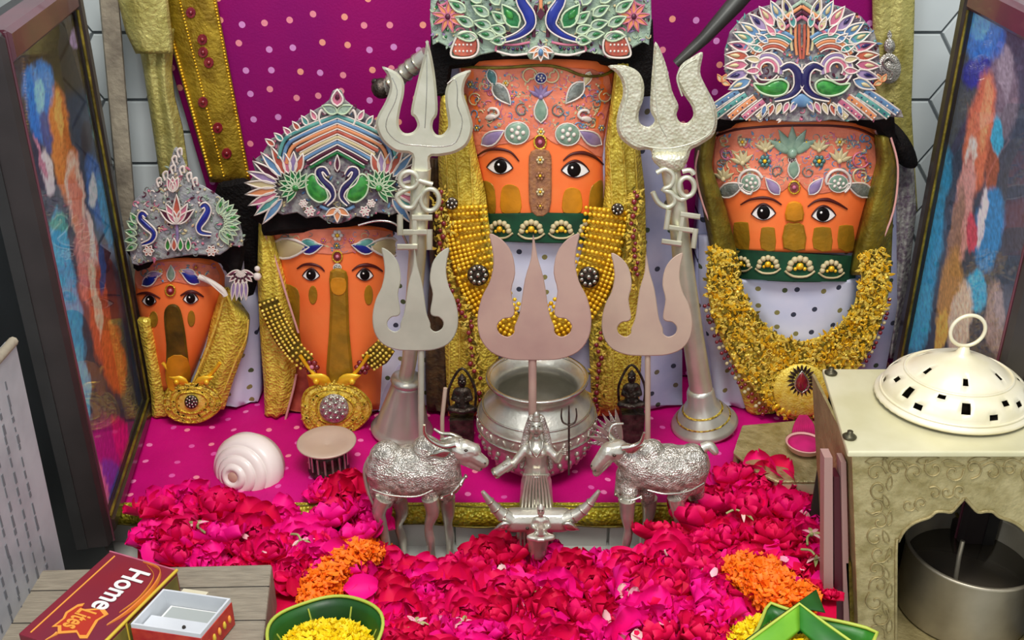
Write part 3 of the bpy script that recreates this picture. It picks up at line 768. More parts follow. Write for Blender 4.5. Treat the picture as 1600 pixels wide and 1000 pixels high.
patch(B, SB, sm([(1228, 345), (1229, 322), (1236, 315), (1246, 315), (1254, 322), (1255, 345)], 2), 'turmeric', th=.0035, name='nose')
patch(B, SB, sm([(1224, 388), (1226, 352), (1240, 349), (1256, 352), (1258, 390)], 2), 'olive_foil', th=.003, name='nose_tip')
eye(B, SB, 1193, 334, 38, 24, 2, [(1157, 320), (1172, 312), (1192, 309), (1208, 312), (1221, 320)], 0)
eye(B, SB, 1287, 337, 38, 24, 2, [(1262, 323), (1275, 314), (1292, 312), (1309, 318), (1324, 327)], -1)
bindi(B, SB, 1241, 293, 9)
gems(B, SB, [('spray', 1238, 240, 44, 90, 'stone_mint'), ('leaf', 1240, 280, 36, 90, 'stone_mint'), ('oval', 1238, 250, 6, 0, 'foil_maroon'),
    ('oval', 1173, 286, 15, 0, 'stone_mint'), ('oval', 1310, 287, 15, 0, 'stone_mint'), ('leaf', 1122, 304, 44, 22, 'foil_grey'), ('leaf', 1364, 304, 44, 158, 'foil_grey'),
    ('leaf', 1218, 304, 34, 130, 'foil_lilac'), ('leaf', 1264, 304, 34, 50, 'foil_lilac'), ('curl', 1173, 284, 19, 20, 'piping'), ('curl', 1310, 284, 19, -60, 'piping'),
    ('flower', 1195, 252, 11, 0, 'stone_teal'), ('flower', 1280, 252, 11, 0, 'stone_teal'), ('spray', 1196, 235, 20, 90, 'foil_cream'), ('spray', 1280, 235, 20, 90, 'foil_cream'),
    ('spray', 1160, 255, 22, 100, 'foil_cream'), ('spray', 1312, 252, 22, 80, 'foil_cream'), ('flower', 1160, 222, 8, 0, 'foil_cream'), ('flower', 1312, 222, 8, 0, 'foil_cream'),
    ('spray', 1130, 280, 20, 90, 'foil_cream'), ('curl', 1345, 250, 12, 90, 'foil_pink'), ('curl', 1345, 275, 12, 60, 'foil_cream'), ('curl', 1136, 240, 9, 90, 'foil_pink'),
    ('curl', 1215, 268, 8, 0, 'foil_grey'), ('curl', 1262, 268, 8, 120, 'foil_grey'), ('flower', 1218, 222, 5, 0, 'foil_grey'), ('flower', 1260, 222, 5, 0, 'foil_grey')])
band(B, SB, [(1146, 388), (1240, 394), (1340, 400)], [(1146, 436), (1240, 441), (1336, 441)], [(1158, 412, 15), (1200, 413, 18), (1250, 416, 21), (1299, 420, 18)])
strip2('bib', [(438, 1140, 1345), (490, 1160, 1335), (560, 1200, 1300)], .796, .012, 'white_cloth', B, th=.012)
strip2('side_drape', [(190, 1092, 1122), (260, 1086, 1112), (330, 1100, 1136), (430, 1118, 1160)], .790, .008, 'gold_olive', B, folds=1, famp=.003, th=.008)
strip2('side_drape', [(215, 1370, 1392), (260, 1372, 1404), (330, 1352, 1396), (430, 1330, 1392)], .790, .008, 'gold_olive', B, folds=1, famp=.003, th=.008)
piping_line(B, [(1392, 215), (1403, 262), (1396, 330), (1368, 400)], Flat(.784), 1.8, 0, 'rose_piping')
piping_line(B, [(1092, 235), (1087, 270), (1102, 330), (1132, 390)], Flat(.784), 1.8, 0, 'rose_piping')
q = MB(); q.plate([(1104, 160), (1396, 160), (1400, 225), (1385, 225), (1368, 203), (1330, 192), (1240, 188), (1160, 194), (1124, 206), (1104, 206)], Flat(.798), .014, 0, .3); q.build('headcloth', 'black_cloth', B)
q = MB(); q.plate(sm([(1385, 190), (1402, 195), (1425, 225), (1434, 258), (1415, 262), (1392, 240)], 3), Flat(.806), .012, 0, .3, dome=.004); q.build('hair', 'hair', B)
strip2('side_cloth', [(258, 1385, 1428), (330, 1396, 1432), (430, 1390, 1420), (560, 1380, 1400)], .822, .005, 'lace_backing', B, folds=2, famp=.004, th=.01)
strip2('shawl', [(370, 1092, 1140), (450, 1092, 1160), (560, 1110, 1200), (660, 1120, 1190)], .808, .006, 'white_cloth', B, folds=2, famp=.005, th=.006)
strip2('shawl_border', [(430, 1112, 1135), (520, 1128, 1160), (660, 1172, 1215)], .792, .004, 'gold_lace', B, folds=1, famp=.002, th=.005)

# ---- second figure from the left
Cc = thing('deity_figure', 'orange-faced deity figure second from the left with long golden nose strip', 'figure', G(530, 655))
strip2('body', [(340, 404, 650), (450, 410, 676), (655, 416, 676)], .806, .01, 'white_cloth', Cc, folds=5, famp=.004, th=.03)
SCc = Surf([(356, 420, 618), (400, 428, 614), (450, 438, 612), (520, 455, 606), (600, 474, 600), (640, 480, 598)], .80, .026, 3)
face_mesh(Cc, SCc)
patch(Cc, SCc, sm([(422, 362), (520, 358), (612, 362), (606, 396), (570, 392), (527, 398), (480, 396), (428, 404)], 3), 'sindoor_rosy', name='forehead')
patch(Cc, SCc, sm([(440, 448), (458, 447), (468, 462), (468, 520), (476, 560), (462, 560), (446, 500)], 3), 'olive_foil', name='foil')
patch(Cc, SCc, sm([(516, 424), (541, 424), (544, 460), (546, 520), (550, 600), (512, 600), (514, 520), (516, 470)], 3), 'olive_foil', th=.006, name='nose')
patch(Cc, SCc, sm([(518, 436), (539, 436), (540, 455), (529, 462), (518, 455)], 3), 'turmeric', .0056, .001, 'nose_bridge')
patch(Cc, SCc, ell(489, 461, 7, 15, 14), 'olive_foil', name='foil'); patch(Cc, SCc, ell(576, 461, 7, 16, 14), 'olive_foil', name='foil')
eye(Cc, SCc, 486, 431, 27, 18, 0, [(464, 420), (474, 414), (487, 413), (500, 417), (507, 424)], 0)
eye(Cc, SCc, 570, 431, 27, 18, 0, [(550, 423), (560, 416), (573, 414), (587, 417), (598, 424)], 0)
bindi(Cc, SCc, 527, 401, 8)
gems(Cc, SCc, [('flower', 527, 368, 10, 0, 'piping'), ('flower', 526, 384, 6, 0, 'foil_grey'), ('oval', 527, 418, 6, 0, 'foil_grey'),
    ('leaf', 420, 390, 64, 4, 'foil_cream'), ('leaf', 632, 388, 60, 176, 'foil_cream'), ('leaf', 470, 392, 36, 15, 'foil_blue'), ('leaf', 584, 392, 36, 165, 'foil_blue'),
    ('leaf', 468, 380, 32, -5, 'foil_teal'), ('leaf', 588, 380, 34, 185, 'foil_teal'), ('flower', 505, 376, 5, 0, 'foil_pink'), ('flower', 549, 376, 5, 0, 'foil_pink'),
    ('curl', 445, 374, 7, 0, 'foil_grey'), ('curl', 610, 374, 7, 90, 'foil_grey'), ('swan', 478, 378, 9, 1, 'foil_green'), ('swan', 577, 378, 9, -1, 'foil_green')])
strip2('gold_drape', [(350, 404, 420), (430, 402, 444), (520, 406, 460), (600, 412, 462), (658, 414, 445)], .790, .006, 'gold_lace', Cc, folds=2, famp=.003, th=.008)
piping_line(Cc, [(406, 345), (428, 400), (447, 460), (466, 520)], Flat(.784), 2, 0)
piping_line(Cc, [(463, 585), (458, 610), (446, 655)], Flat(.784), 2, 0)
strip2('under_cloth', [(560, 462, 500), (600, 460, 520), (658, 446, 520)], .795, .004, 'foil_rust', Cc, th=.006)
strip2('white_fold', [(570, 622, 645), (600, 604, 650), (650, 582, 650)], .797, .002, 'lilac_cloth', Cc, folds=1, famp=.003, th=.006)
q = MB(); q.plate(sm([(400, 330), (640, 330), (640, 368), (600, 356), (560, 352), (527, 358), (490, 362), (440, 366), (412, 368), (408, 350)], 2), Flat(.784), .012, 0, .3); q.build('headcloth', 'black_cloth', Cc)
q = MB(); q.stroke([(560, 352), (590, 345), (618, 350), (632, 372), (640, 392)], 2, Flat(.765), 0); q.build('silver_wire', 'silver_smooth', Cc)
q = MB(); q.plate(sm([(336, 300), (360, 282), (390, 282), (402, 330), (408, 400), (402, 440), (390, 470), (372, 455), (350, 410)], 3), Flat(.822), .016, 0, .3); q; HAIRQ = q

# ---- leftmost figure
D = thing('deity_figure', 'smallest orange-faced deity figure, with dark nose strip, beside the left picture', 'figure', G(285, 655))
strip2('body', [(400, 212, 392), (500, 226, 402), (655, 250, 404)], .812, .01, 'white_cloth', D, folds=4, famp=.005, th=.03)
SD = Surf([(408, 214, 338), (430, 210, 350), (460, 212, 350), (500, 220, 336), (560, 236, 312), (610, 248, 292)], .80, .024, 2.8)
face_mesh(D, SD)
patch(D, SD, sm([(216, 416), (270, 408), (330, 414), (344, 435), (330, 447), (300, 446), (266, 440), (240, 448), (214, 450)], 3), 'sindoor_rosy', name='forehead')
patch(D, SD, sm([(256, 496), (260, 480), (270, 475), (280, 480), (286, 500), (292, 540), (293, 580), (262, 580), (260, 540)], 3), 'olive_dark', th=.005, name='nose')
patch(D, SD, sm([(262, 560), (293, 560), (296, 608), (262, 608)], 3), 'turmeric', .0045, .0015, 'nose_tip')
patch(D, SD, ell(240, 499, 7, 13, 14), 'olive_foil', name='foil'); patch(D, SD, ell(299, 498, 6, 13, 14), 'olive_foil', name='foil')
eye(D, SD, 233, 471, 22, 17, 0, [(214, 460), (224, 458), (236, 459), (250, 466)], 1)
eye(D, SD, 298, 468, 24, 17, 0, [(282, 462), (294, 456), (306, 457), (318, 464)], 0)
bindi(D, SD, 266, 454, 8)
gems(D, SD, [('leaf', 222, 446, 32, 35, 'foil_blue'), ('leaf', 312, 442, 34, 150, 'foil_blue'), ('leaf', 228, 432, 26, 10, 'foil_lilac'), ('leaf', 306, 430, 24, 160, 'foil_lilac'),
    ('leaf', 267, 440, 26, 90, 'stone_mint'), ('flower', 250, 424, 5, 0, 'foil_cream'), ('flower', 284, 424, 5, 0, 'foil_cream'), ('flower', 306, 418, 5, 0, 'foil_rust'), ('curl', 226, 426, 6, 0, 'foil_grey')])
q = MB(); q.stroke([(310, 432), (328, 440), (346, 452), (352, 462)], 5, Flat(.774), 0); q.stroke([(316, 430), (332, 446), (350, 462)], 1.2, Flat(.772), .004); q.build('white_band', 'piping', D)
strip2('gold_drape', [(455, 344, 354), (500, 330, 388), (540, 322, 384), (600, 300, 362), (640, 290, 350)], .790, .006, 'gold_lace', D, folds=2, famp=.003, th=.008)
piping_line(D, [(350, 462), (340, 500), (322, 550), (300, 602)], Flat(.779), 2, 0, 'gold_filigree')
piping_line(D, [(388, 500), (384, 530), (368, 565), (350, 610)], Flat(.783), 1.6, 0, 'gold_filigree')
strip2('gold_drape', [(500, 214, 236), (560, 226, 246), (620, 236, 258), (655, 238, 262)], .786, .003, 'gold_lace', D, folds=1, famp=.002, th=.006)
q = MB(); q.plate(sm([(208, 408), (215, 424), (262, 408), (310, 403), (345, 412), (362, 440), (375, 430), (384, 384), (372, 370), (210, 380)], 2), Flat(.792), .012, 0, .3); q.build('headcloth', 'black_cloth', D)

def filler(par, S, rect, n, seed, avoid=()):
    """fine embroidery filling the forehead between the jewels"""
    rn = random.Random(seed); q = MB(); x0, y0, x1, y1 = rect
    mats = ['foil_cream', 'foil_grey', 'foil_pink', 'foil_sky']
    for _ in range(n):
        x, y = rn.uniform(x0, x1), rn.uniform(y0, y1)
        if any(hypot(x-a, y-b) < r for a, b, r in avoid): continue
        q.mi = rn.randrange(4); k = rn.random(); a = rn.uniform(0, 360)
        if k < .5: q.stroke(arc(x, y, rn.uniform(3, 6), rn.uniform(3, 6), a, a+rn.uniform(120, 280), 5), 1.3, S, .0004, n=4, sm=2)
        elif k < .8: q.plate(leaf(x, y, rn.uniform(6, 11), 4, a, 5), S, .0008, .0001)
        else: q.bead(x, y, rn.uniform(1.6, 2.8), S, .0005)
    return tag(q.build('fine_embroidery', mats, par), kind='stuff')
filler(A, SA, (738, 112, 940, 200), 260, 1); filler(B, SB, (1124, 210, 1360, 285), 280, 2); filler(Cc, SCc, (428, 364, 610, 392), 50, 3); filler(D, SD, (222, 414, 335, 440), 30, 4)

HAIRQ.build('hair', 'hair', D)
# ============================================================ CROWNS
class Bow(Flat):                                        # crown surface, bowed forwards in the middle
    def __init__(s, Y, cx, hw, k=.012): s.y0 = Y; s.cx = cx; s.hw = hw; s.k = k; s.b = k
    def Y(s, px, py): return s.y0+s.k*min(1.5, ((px-s.cx)/s.hw)**2)-s.k
def backing(par, S, outline, m_='lace_backing', th=.004, seed=0, specks=500, cols=('foil_cream', 'foil_pink', 'foil_sky', 'lace_mint', 'foil_maroon')):
    q = MB(); q.plate(outline, S, th, -th, .2); q.build('backing', m_, par)
    rn = random.Random(seed); xs = [p[0] for p in outline]; ys = [p[1] for p in outline]; q = MB()
    def inside(x, y):
        c = False; n = len(outline)
        for i in range(n):
            (x1, y1), (x2, y2) = outline[i], outline[i-1]
            if (y1 > y) != (y2 > y) and x < (x2-x1)*(y-y1)/(y2-y1)+x1: c = not c
        return c
    for _ in range(specks):
        x, y = rn.uniform(min(xs), max(xs)), rn.uniform(min(ys), max(ys))
        if not inside(x, y): continue
        q.mi = rn.randrange(len(cols)); a = rn.uniform(0, 360); k = rn.random()
        if k < .45: q.plate(leaf(x, y, rn.uniform(6, 12), rn.uniform(3, 5), a, 4), S, .001, -.0002)
        elif k < .7: q.stroke(arc(x, y, 4, 4, a, a+200, 4), 1, S, .0003, n=4, sm=1)
        else: q.bead(x, y, rn.uniform(1.5, 2.6), S, .0004)
    tag(q.build('sequin_work', list(cols), par), kind='stuff')
def feather(par, S, x, y, L, w_, ang, col, lift=.0008, name='feather', pip='piping', eye_=None, r=1.5):
    q = MB(); o_ = leaf(x, y, L, w_, ang, 7); q.plate(o_, S, .0016, lift, .3); f = q.build(name, col, par)
    q = MB(); q.stroke(o_, r, S, lift+.0018, sm=1, closed=True, n=5); q.build('piping', pip, f)
    if eye_:
        a = radians(ang); q = MB(); q.plate(leaf(x+cos(a)*L*.35, y-sin(a)*L*.35, L*.45, w_*.45, ang, 5), S, .0014, lift+.0012, dome=.0006); q.build('eye_spot', eye_, f)
def swath(par, S, pts, r, col, lift=.0015, name='stripe', pip=None, flat=.5, ends=None):
    q = MB(); q.stroke(pts, ends or r, S, lift, n=8, flat=flat); o_ = q.build(name, col, par)
    if pip:
        q = MB(); c = sm(pts, 4, False)
        for sg in (1, -1):
            e = []
            for i, (x, y) in enumerate(c):
                x0, y0 = c[max(i-1, 0)]; x1, y1 = c[min(i+1, len(c)-1)]; l = hypot(x1-x0, y1-y0) or 1
                k = r if not ends else (ends[0]+(ends[1]-ends[0])*min(1, 2*i/len(c)) if i < len(c)/2 else ends[1]+(ends[2]-ends[1])*(2*i/len(c)-1))
                e.append((x-(y1-y0)/l*sg*k, y+(x1-x0)/l*sg*k))
            q.stroke(e, 1.4, S, lift+.0006, n=5, sm=1)
        q.build('piping', pip, o_)
    return o_
def both(fn, cx, *a, **k):
    pass
def beadline(par, S, pts, r, gap, cols, lift=.0016, name='bead_row'):
    c = sm(pts, 6, False); q = MB(); acc = 0; i = 0
    for (x0, y0), (x1, y1) in zip(c, c[1:]):
        acc += hypot(x1-x0, y1-y0)
        if acc >= gap: acc = 0; q.mi = i % len(cols); i += 1; q.bead(x1, y1, r, S, lift)
    q.build(name, list(cols), par)

# ---- crown of the middle figure (its top runs out of the photograph)
K = thing('crown', 'widest crown, mint and silver lace with two tall blue peacocks, on the middle figure', 'crown', W(845, 90, .78))
S = Bow(.768, 845, 175); cx = 845
half = [(845, 94), (862, 93), (868, 84), (905, 88), (912, 80), (940, 86), (952, 92), (984, 90), (986, 76), (1005, 66), (1014, 70), (1018, 30), (1016, -40), (985, -95), (930, -125), (845, -150)]
backing(K, S, half+[(2*cx-x, y) for x, y in half[-2:0:-1]], 'lace_mint', seed=5, specks=900, cols=('piping_green', 'foil_green', 'foil_lilac', 'lace_mint', 'foil_maroon', 'foil_cream'))
for f in (1, -1):
    X = lambda x: cx+f*(x-cx); A_ = lambda a: a if f > 0 else 180-a
    sw = [(X(x), y) for x, y in ((858, -45), (872, -25), (876, 0), (864, 22), (862, 40), (880, 55), (906, 64))]
    swath(K, S, sw, 8, 'foil_blue', .003, 'peacock', 'piping', .35, (4, 9.5, 2.5))
    swath(K, S, [(X(850), -50), (X(846), -35), (X(856), -45)], 4, 'foil_blue', .003, 'peacock_head', 'piping')
    swath(K, S, [(X(852), 8), (X(856), 30), (X(856), 58)], 3, 'foil_maroon', .001, 'gap')
    feather(K, S, X(880), 43, 44, 24, A_(55), 'foil_green', .002, 'wing', 'piping_green', 'foil_leaf', 1.8)
    for i, (x, y, L_, a) in enumerate(((915, 56, 30, 8), (900, 50, 26, 20), (922, 42, 30, 16), (900, 36, 28, 40), (926, 24, 30, 30), (950, 40, 32, 26), (944, 58, 34, 4), (910, 8, 30, 55), (938, 4, 30, 40),
                                       (962, 18, 32, 32), (920, -16, 30, 60), (950, -22, 30, 45), (905, -40, 34, 75), (900, 62, 24, -6), (930, -52, 34, 60), (968, -40, 34, 40), (975, -4, 30, 36))):
        feather(K, S, X(x), y, L_, 15, A_(a), 'lace_mint', .0018, 'feather', 'piping_green', 'foil_green', 1.6)
    q = MB(); q.plate([(X(x), y) for x, y in sm([(946, 60), (956, 52), (968, 50), (976, 60), (982, 74), (980, 86), (958, 88), (946, 80)], 2)], S, .002, .001); c_ = q.build('coral_panel', 'foil_rust', K)
    q = MB()
    q.stroke([(X(x), y) for x, y in ((944, 62), (958, 50), (972, 52), (982, 70), (984, 88), (958, 90), (944, 82))], 1.8, S, .003, n=5, closed=True)
    for r_ in range(3):
        for k in range(5): q.bead(X(954+k*6), 60+r_*10, 1.9, S, .003)
    q.build('piping', 'piping', c_)
    for k in range(9): feather(K, S, X(990), 26, 26, 7, k*40+8, 'foil_orange', .001, 'flower_petal', 'foil_pink', None, 1.1)
    q = MB(); q.bead(X(990), 26, 5, S, .003); q.build('flower_heart', 'foil_maroon', K)
    for r_ in (12, 19, 26): swath(K, S, [(X(a), b) for a, b in arc(1004, -14, r_, r_*1.2, 90, 265, 7)], 1.8, ('foil_lilac', 'foil_pink', 'foil_lilac')[r_ % 3], .001, 'scroll')
    for r_ in (8, 16): swath(K, S, [(X(a), b) for a, b in arc(970, 52, r_, r_, 30, 180, 7)], 1.6, 'foil_pink', .001, 'scroll')
    beadline(K, S, [(X(868), 72), (X(885), 77), (X(905), 74), (X(913), 78)], 2.6, 6, ('foil_navy', 'foil_maroon'))
    swath(K, S, [(X(862), 66), (X(885), 70), (X(912), 70), (X(915), 80)], 2, 'foil_pink', .0016, 'edging'); swath(K, S, [(X(866), 84), (X(890), 86), (X(914), 80)], 1.8, 'piping', .0016, 'edging')
for k in range(5): feather(K, S, 845, 74, 22, 8, -90+(k-2)*34, 'foil_orange', .0022, 'tassel_petal', 'piping', None, 1.4)
q = MB(); q.plate(ell(845, 82, 4, 6, 10), S, .002, .004, dome=.001); q.build('drop_stone', 'foil_sky', K)
swath(K, S, [(845, -60), (845, -10), (845, 20)], 3, 'foil_orange', .002, 'stem'); q = MB(); q.plate([(845, 12), (852, 22), (845, 32), (838, 22)], S, .002, .003); q.build('lozenge', 'foil_maroon', K)

# ---- crown of the right figure
K = thing('crown', 'round-topped many-coloured crown with curled navy peacocks and green wings, on the right figure', 'crown', W(1253, 190, .78))
S = Bow(.772, 1253, 150); cx = 1253
half = [(1253, 191), (1280, 190), (1300, 187), (1320, 190), (1345, 187), (1365, 188), (1380, 186), (1388, 182), (1412, 184), (1408, 172), (1352, 138), (1374, 112), (1374, 78), (1366, 50), (1346, 26), (1322, 12), (1296, 6), (1282, -12), (1253, -34)]
backing(K, S, half+[(2*cx-x, y) for x, y in half[-2:0:-1]], seed=7, specks=700, cols=('piping', 'foil_pink', 'foil_sky', 'foil_orange', 'foil_maroon', 'foil_teal'))
cl = ['foil_sky', 'foil_lilac', 'foil_pink', 'foil_rust', 'foil_pink', 'foil_teal', 'foil_sky', 'foil_lilac', 'foil_pink', 'foil_sky', 'foil_cream']
for f in (1, -1):
    X = lambda x: cx+f*(x-cx); A_ = lambda a: a if f > 0 else 180-a
    for k in range(11):
        a = -18+k*9.6; r0 = 82; x = cx+r0*cos(radians(a))*1.03; y = 102-r0*sin(radians(a))*.88
        feather(K, S, X(x), y, 38, 15, A_(a-6), cl[k], .001, 'feather', 'piping', 'foil_navy' if k % 3 == 1 else 'foil_cream', 1.5)
    for k in range(7):
        a = -5+k*14; x = cx+66*cos(radians(a)); y = 104-62*sin(radians(a))
        feather(K, S, X(x), y, 24, 10, A_(a), ['foil_pink', 'foil_cream', 'foil_teal', 'foil_sky'][k % 4], .0016, 'inner_feather', 'piping', None, 1.3)
    for r_, c_ in ((56, 'foil_sky'), (48, 'foil_teal'), (40, 'foil_orange'), (32, 'foil_rust')):
        swath(K, S, [(X(a), b) for a, b in arc(1298, 104, r_*.92, r_, 30, 128, 8)], 3.2, c_, .002, 'rainbow_band', None)
        swath(K, S, [(X(a), b) for a, b in arc(1298, 104, (r_-4)*.92, r_-4, 30, 128, 8)], 1.1, 'piping', .003, 'piping')
    for r_, c_ in ((22, 'foil_lilac'), (14, 'foil_pink')): swath(K, S, [(X(a), b) for a, b in arc(1307, 108, r_, r_, -40, 200, 9)], 3.5, c_, .002, 'curl', 'piping')
    swath(K, S, [(X(a), b) for a, b in ((1290, 118), (1300, 128), (1318, 128), (1328, 116))], 4, 'foil_maroon', .002, 'crescent', 'piping', .5, (1.5, 4.5, 1.5))
    swath(K, S, [(X(a), b) for a, b in ((1285, 108), (1272, 103), (1260, 113), (1258, 132), (1270, 148), (1296, 156))], 6, 'foil_navy', .003, 'peacock', 'piping', .4, (4, 8.5, 2))
    q = MB(); q.plate([(X(a), b) for a, b in sm([(1274, 132), (1284, 124), (1298, 126), (1312, 132), (1328, 131), (1318, 144), (1298, 150), (1280, 146)], 3)], S, .003, .001, dome=.0012); c_ = q.build('wing', 'foil_leaf', K)
    q = MB(); q.stroke([(X(a), b) for a, b in ((1274, 132), (1284, 124), (1298, 126), (1312, 132), (1328, 131), (1318, 144), (1298, 150), (1280, 146))], 1.8, S, .0045, n=5, closed=True); q.build('piping', 'piping_green', c_)
    for i, (x0, y0, x1, y1, c_) in enumerate(((1352, 142, 1402, 176, 'foil_sky'), (1340, 148, 1388, 182, 'foil_teal'), (1326, 152, 1366, 184, 'foil_orange'), (1312, 158, 1344, 184, 'foil_pink'), (1298, 164, 1322, 184, 'foil_cream'))):
        swath(K, S, [(X(x0), y0), (X((x0+x1)/2), (y0+y1)/2-1), (X(x1), y1)], 5, c_, .0012, 'tail_band', 'piping')
        beadline(K, S, [(X(x0), y0), (X((x0+x1)/2), (y0+y1)/2), (X(x1), y1)], 1.6, 6, ('foil_navy', 'piping'), .0044)
    for k in range(5): feather(K, S, X(1262+k*12), 158+k*1.5, 20, 8, A_(-62-k*3), ['foil_lilac', 'foil_pink', 'foil_cream', 'foil_rust', 'foil_sky'][k], .0012, 'fringe_leaf', 'piping', None, 1.2)
    for x in (1257, 1263, 1270): swath(K, S, [(X(x), 38), (X(x), 66), (X(x-2), 92-(x-1257))], 2.2, ('foil_rust', 'foil_orange', 'foil_cream')[(x-1257)//6], .002, 'column')
    for k, c_ in enumerate(('foil_pink', 'foil_maroon', 'foil_orange', 'lace_mint')):
        swath(K, S, [(cx, 26-k*8), (X(cx+18), 38-k*8), (X(cx+37), 52-k*8)], 2.8, c_, .0024, 'chevron', None)
    beadline(K, S, [(X(1256), 22), (X(1272), 32), (X(1288), 44)], 2, 7, ('foil_navy', 'foil_pink'), .0036)
    for a in (60, 120, 200): feather(K, S, X(1378), 128, 14, 7, A_(a), 'foil_cream', .001, 'sprig', 'foil_orange', None, 1)
q = MB(); q.plate(sm([(1240, 152), (1253, 146), (1266, 152), (1270, 162), (1253, 168), (1236, 162)], 3), S, .002, .001, dome=.001); q.build('base_medallion', 'foil_sky', K)
for x in (1247, 1253, 1259): swath(K, S, [(x, 100), (x, 130)], 1.2, 'piping', .002, 'column', None)

# ---- crown of the second figure
K = thing('crown', 'fan-shaped crown with rainbow chevrons and paired navy swans, on the second figure from the left', 'crown', W(527, 340, .78))
S = Bow(.772, 527, 130); cx = 527
half = [(527, 350), (545, 345), (556, 338), (575, 341), (590, 332), (612, 336), (636, 326), (652, 316), (660, 300), (664, 284), (655, 268), (660, 252), (644, 240), (630, 216), (615, 212), (600, 196), (585, 186), (570, 176), (552, 166), (545, 160), (540, 156), (534, 142), (527, 138)]
backing(K, S, half+[(2*cx-x, y) for x, y in half[-2:0:-1]], seed=9, specks=500)
for f in (1, -1):
    X = lambda x: cx+f*(x-cx); A_ = lambda a: a if f > 0 else 180-a
    for k in range(12):
        a = -52+k*14.5; c_ = ['foil_sky', 'foil_teal', 'foil_pink', 'foil_orange', 'foil_cream', 'foil_lilac', 'foil_maroon', 'foil_sky', 'foil_rust', 'foil_pink', 'foil_lilac', 'foil_rust'][k]
        feather(K, S, X(598+24*cos(radians(a))), 293-22*sin(radians(a)), 50 if a < 75 else 34, 12, A_(a), c_, .001, 'feather', 'piping', None, 1.6)
    for k in range(9):
        a = -60+k*27; feather(K, S, X(592), 293, 28, 10, A_(a), 'foil_green', .0024, 'wing_leaf', 'piping_green', None, 1.2)
    q = MB(); q.bead(X(592), 294, 6, S, .004); q.build('wing_heart', 'foil_leaf', K)
    q = MB(); q.plate([(X(a), b) for a, b in sm([(546, 294), (556, 280), (566, 272), (576, 282), (572, 304), (556, 316), (542, 310)], 3)], S, .003, .0015, dome=.001); w_ = q.build('body_leaf', 'foil_leaf', K)
    q = MB(); q.stroke([(X(a), b) for a, b in ((546, 294), (556, 280), (566, 272), (576, 282), (572, 304), (556, 316), (542, 310))], 1.6, S, .0045, n=5, closed=True); q.build('piping', 'piping_green', w_)
    swath(K, S, [(X(a), b) for a, b in ((541, 274), (548, 265), (556, 268), (552, 282), (538, 294), (534, 308), (544, 320))], 5, 'foil_navy', .004, 'swan', 'piping', .4, (3, 6.5, 2))
    for k, c_ in enumerate(('foil_green', 'foil_maroon', 'foil_sky', 'foil_cream', 'foil_rust', 'foil_orange', 'foil_sky', 'foil_teal')):
        t = k*8.2; s_ = 1+k*.13
        swath(K, S, [(cx, 238-t), (X(cx+22*s_), 250-t*.92), (X(cx+42*s_), 262-t*.8), (X(cx+48*s_), 276-t*.5)][:4 if k > 4 else 3], 3.1, c_, .002+.0001*k, 'chevron', None)
        swath(K, S, [(cx, 234-t), (X(cx+22*s_), 246-t*.92), (X(cx+42*s_), 258-t*.8)], 1.1, 'piping', .003, 'piping')
    for k in range(6): feather(K, S, X(560+k*13), 188+k*8, 18, 8, A_(62-k*5), ['foil_pink', 'foil_teal', 'foil_rust'][k % 3], .001, 'edge_loop', 'piping', None, 1.4)
    for cx_, cy_, r_ in ((570, 330, 9), (580, 318, 7)):
        for t in range(6): feather(K, S, X(cx_), cy_, r_, r_*.6, t*60+10, 'foil_pink', .003, 'rosette_petal', 'piping', None, 1)
    swath(K, S, [(X(545), 178), (X(552), 172), (X(556), 184), (X(552), 196)], 2, 'piping', .003, 'scroll')
    feather(K, S, X(527), 176, 26, 14, A_(25), 'lace_mint', .003, 'finial_leaf', 'piping_green', None, 1.5)
feather(K, S, 527, 166, 26, 18, 90, 'foil_pink', .004, 'finial_drop', 'piping', 'foil_maroon', 1.8)
feather(K, S, 527, 268, 26, 8, 90, 'foil_maroon', .0045, 'spindle', 'piping', None, 1.2)
for k in range(3): feather(K, S, 527, 326, 22, 10, -90+(k-1)*60, 'foil_orange', .003, 'fringe_leaf', 'piping', None, 1.2)
swath(K, S, [(500, 322), (515, 328), (540, 328), (554, 322)], 3, 'foil_sky', .002, 'edging')

# ---- crown of the leftmost figure
K = thing('crown', 'low grey lace crown with two small blue swans, on the leftmost figure', 'crown', W(290, 395, .78))
S = Bow(.774, 288, 90)
backing(K, S, sm([(206, 412), (230, 410), (262, 404), (300, 398), (344, 398), (362, 384), (380, 384), (376, 352), (360, 322), (340, 304), (318, 290), (300, 282), (292, 262), (280, 234), (272, 232), (262, 268), (246, 282), (226, 300), (208, 316), (202, 360)], 2), 'lace_pale', seed=3, specks=520,
    cols=('piping', 'foil_pink', 'foil_cream', 'lace_mint', 'foil_maroon', 'foil_grey'))
swath(K, S, [(229, 338), (222, 333), (219, 342), (228, 352), (240, 364), (236, 376), (222, 382)], 4, 'foil_blue', .003, 'swan', 'piping', .4, (3, 6, 2))
swath(K, S, [(314, 324), (320, 320), (325, 328), (320, 340), (311, 354), (314, 363), (330, 366)], 4, 'foil_blue', .003, 'swan', 'piping', .4, (3, 6, 2))
for k in range(10):
    a = -60+k*15; feather(K, S, 338+12*cos(radians(a)), 348-14*sin(radians(a)), 26, 11, a, 'lace_mint', .001, 'tail_feather', 'piping_green', 'foil_leaf' if k % 2 else None, 1.3)
for k in range(5): feather(K, S, 214, 350+k*8, 20, 10, 120+k*22, 'lace_mint', .001, 'tail_feather', 'piping_green', 'foil_leaf', 1.2)
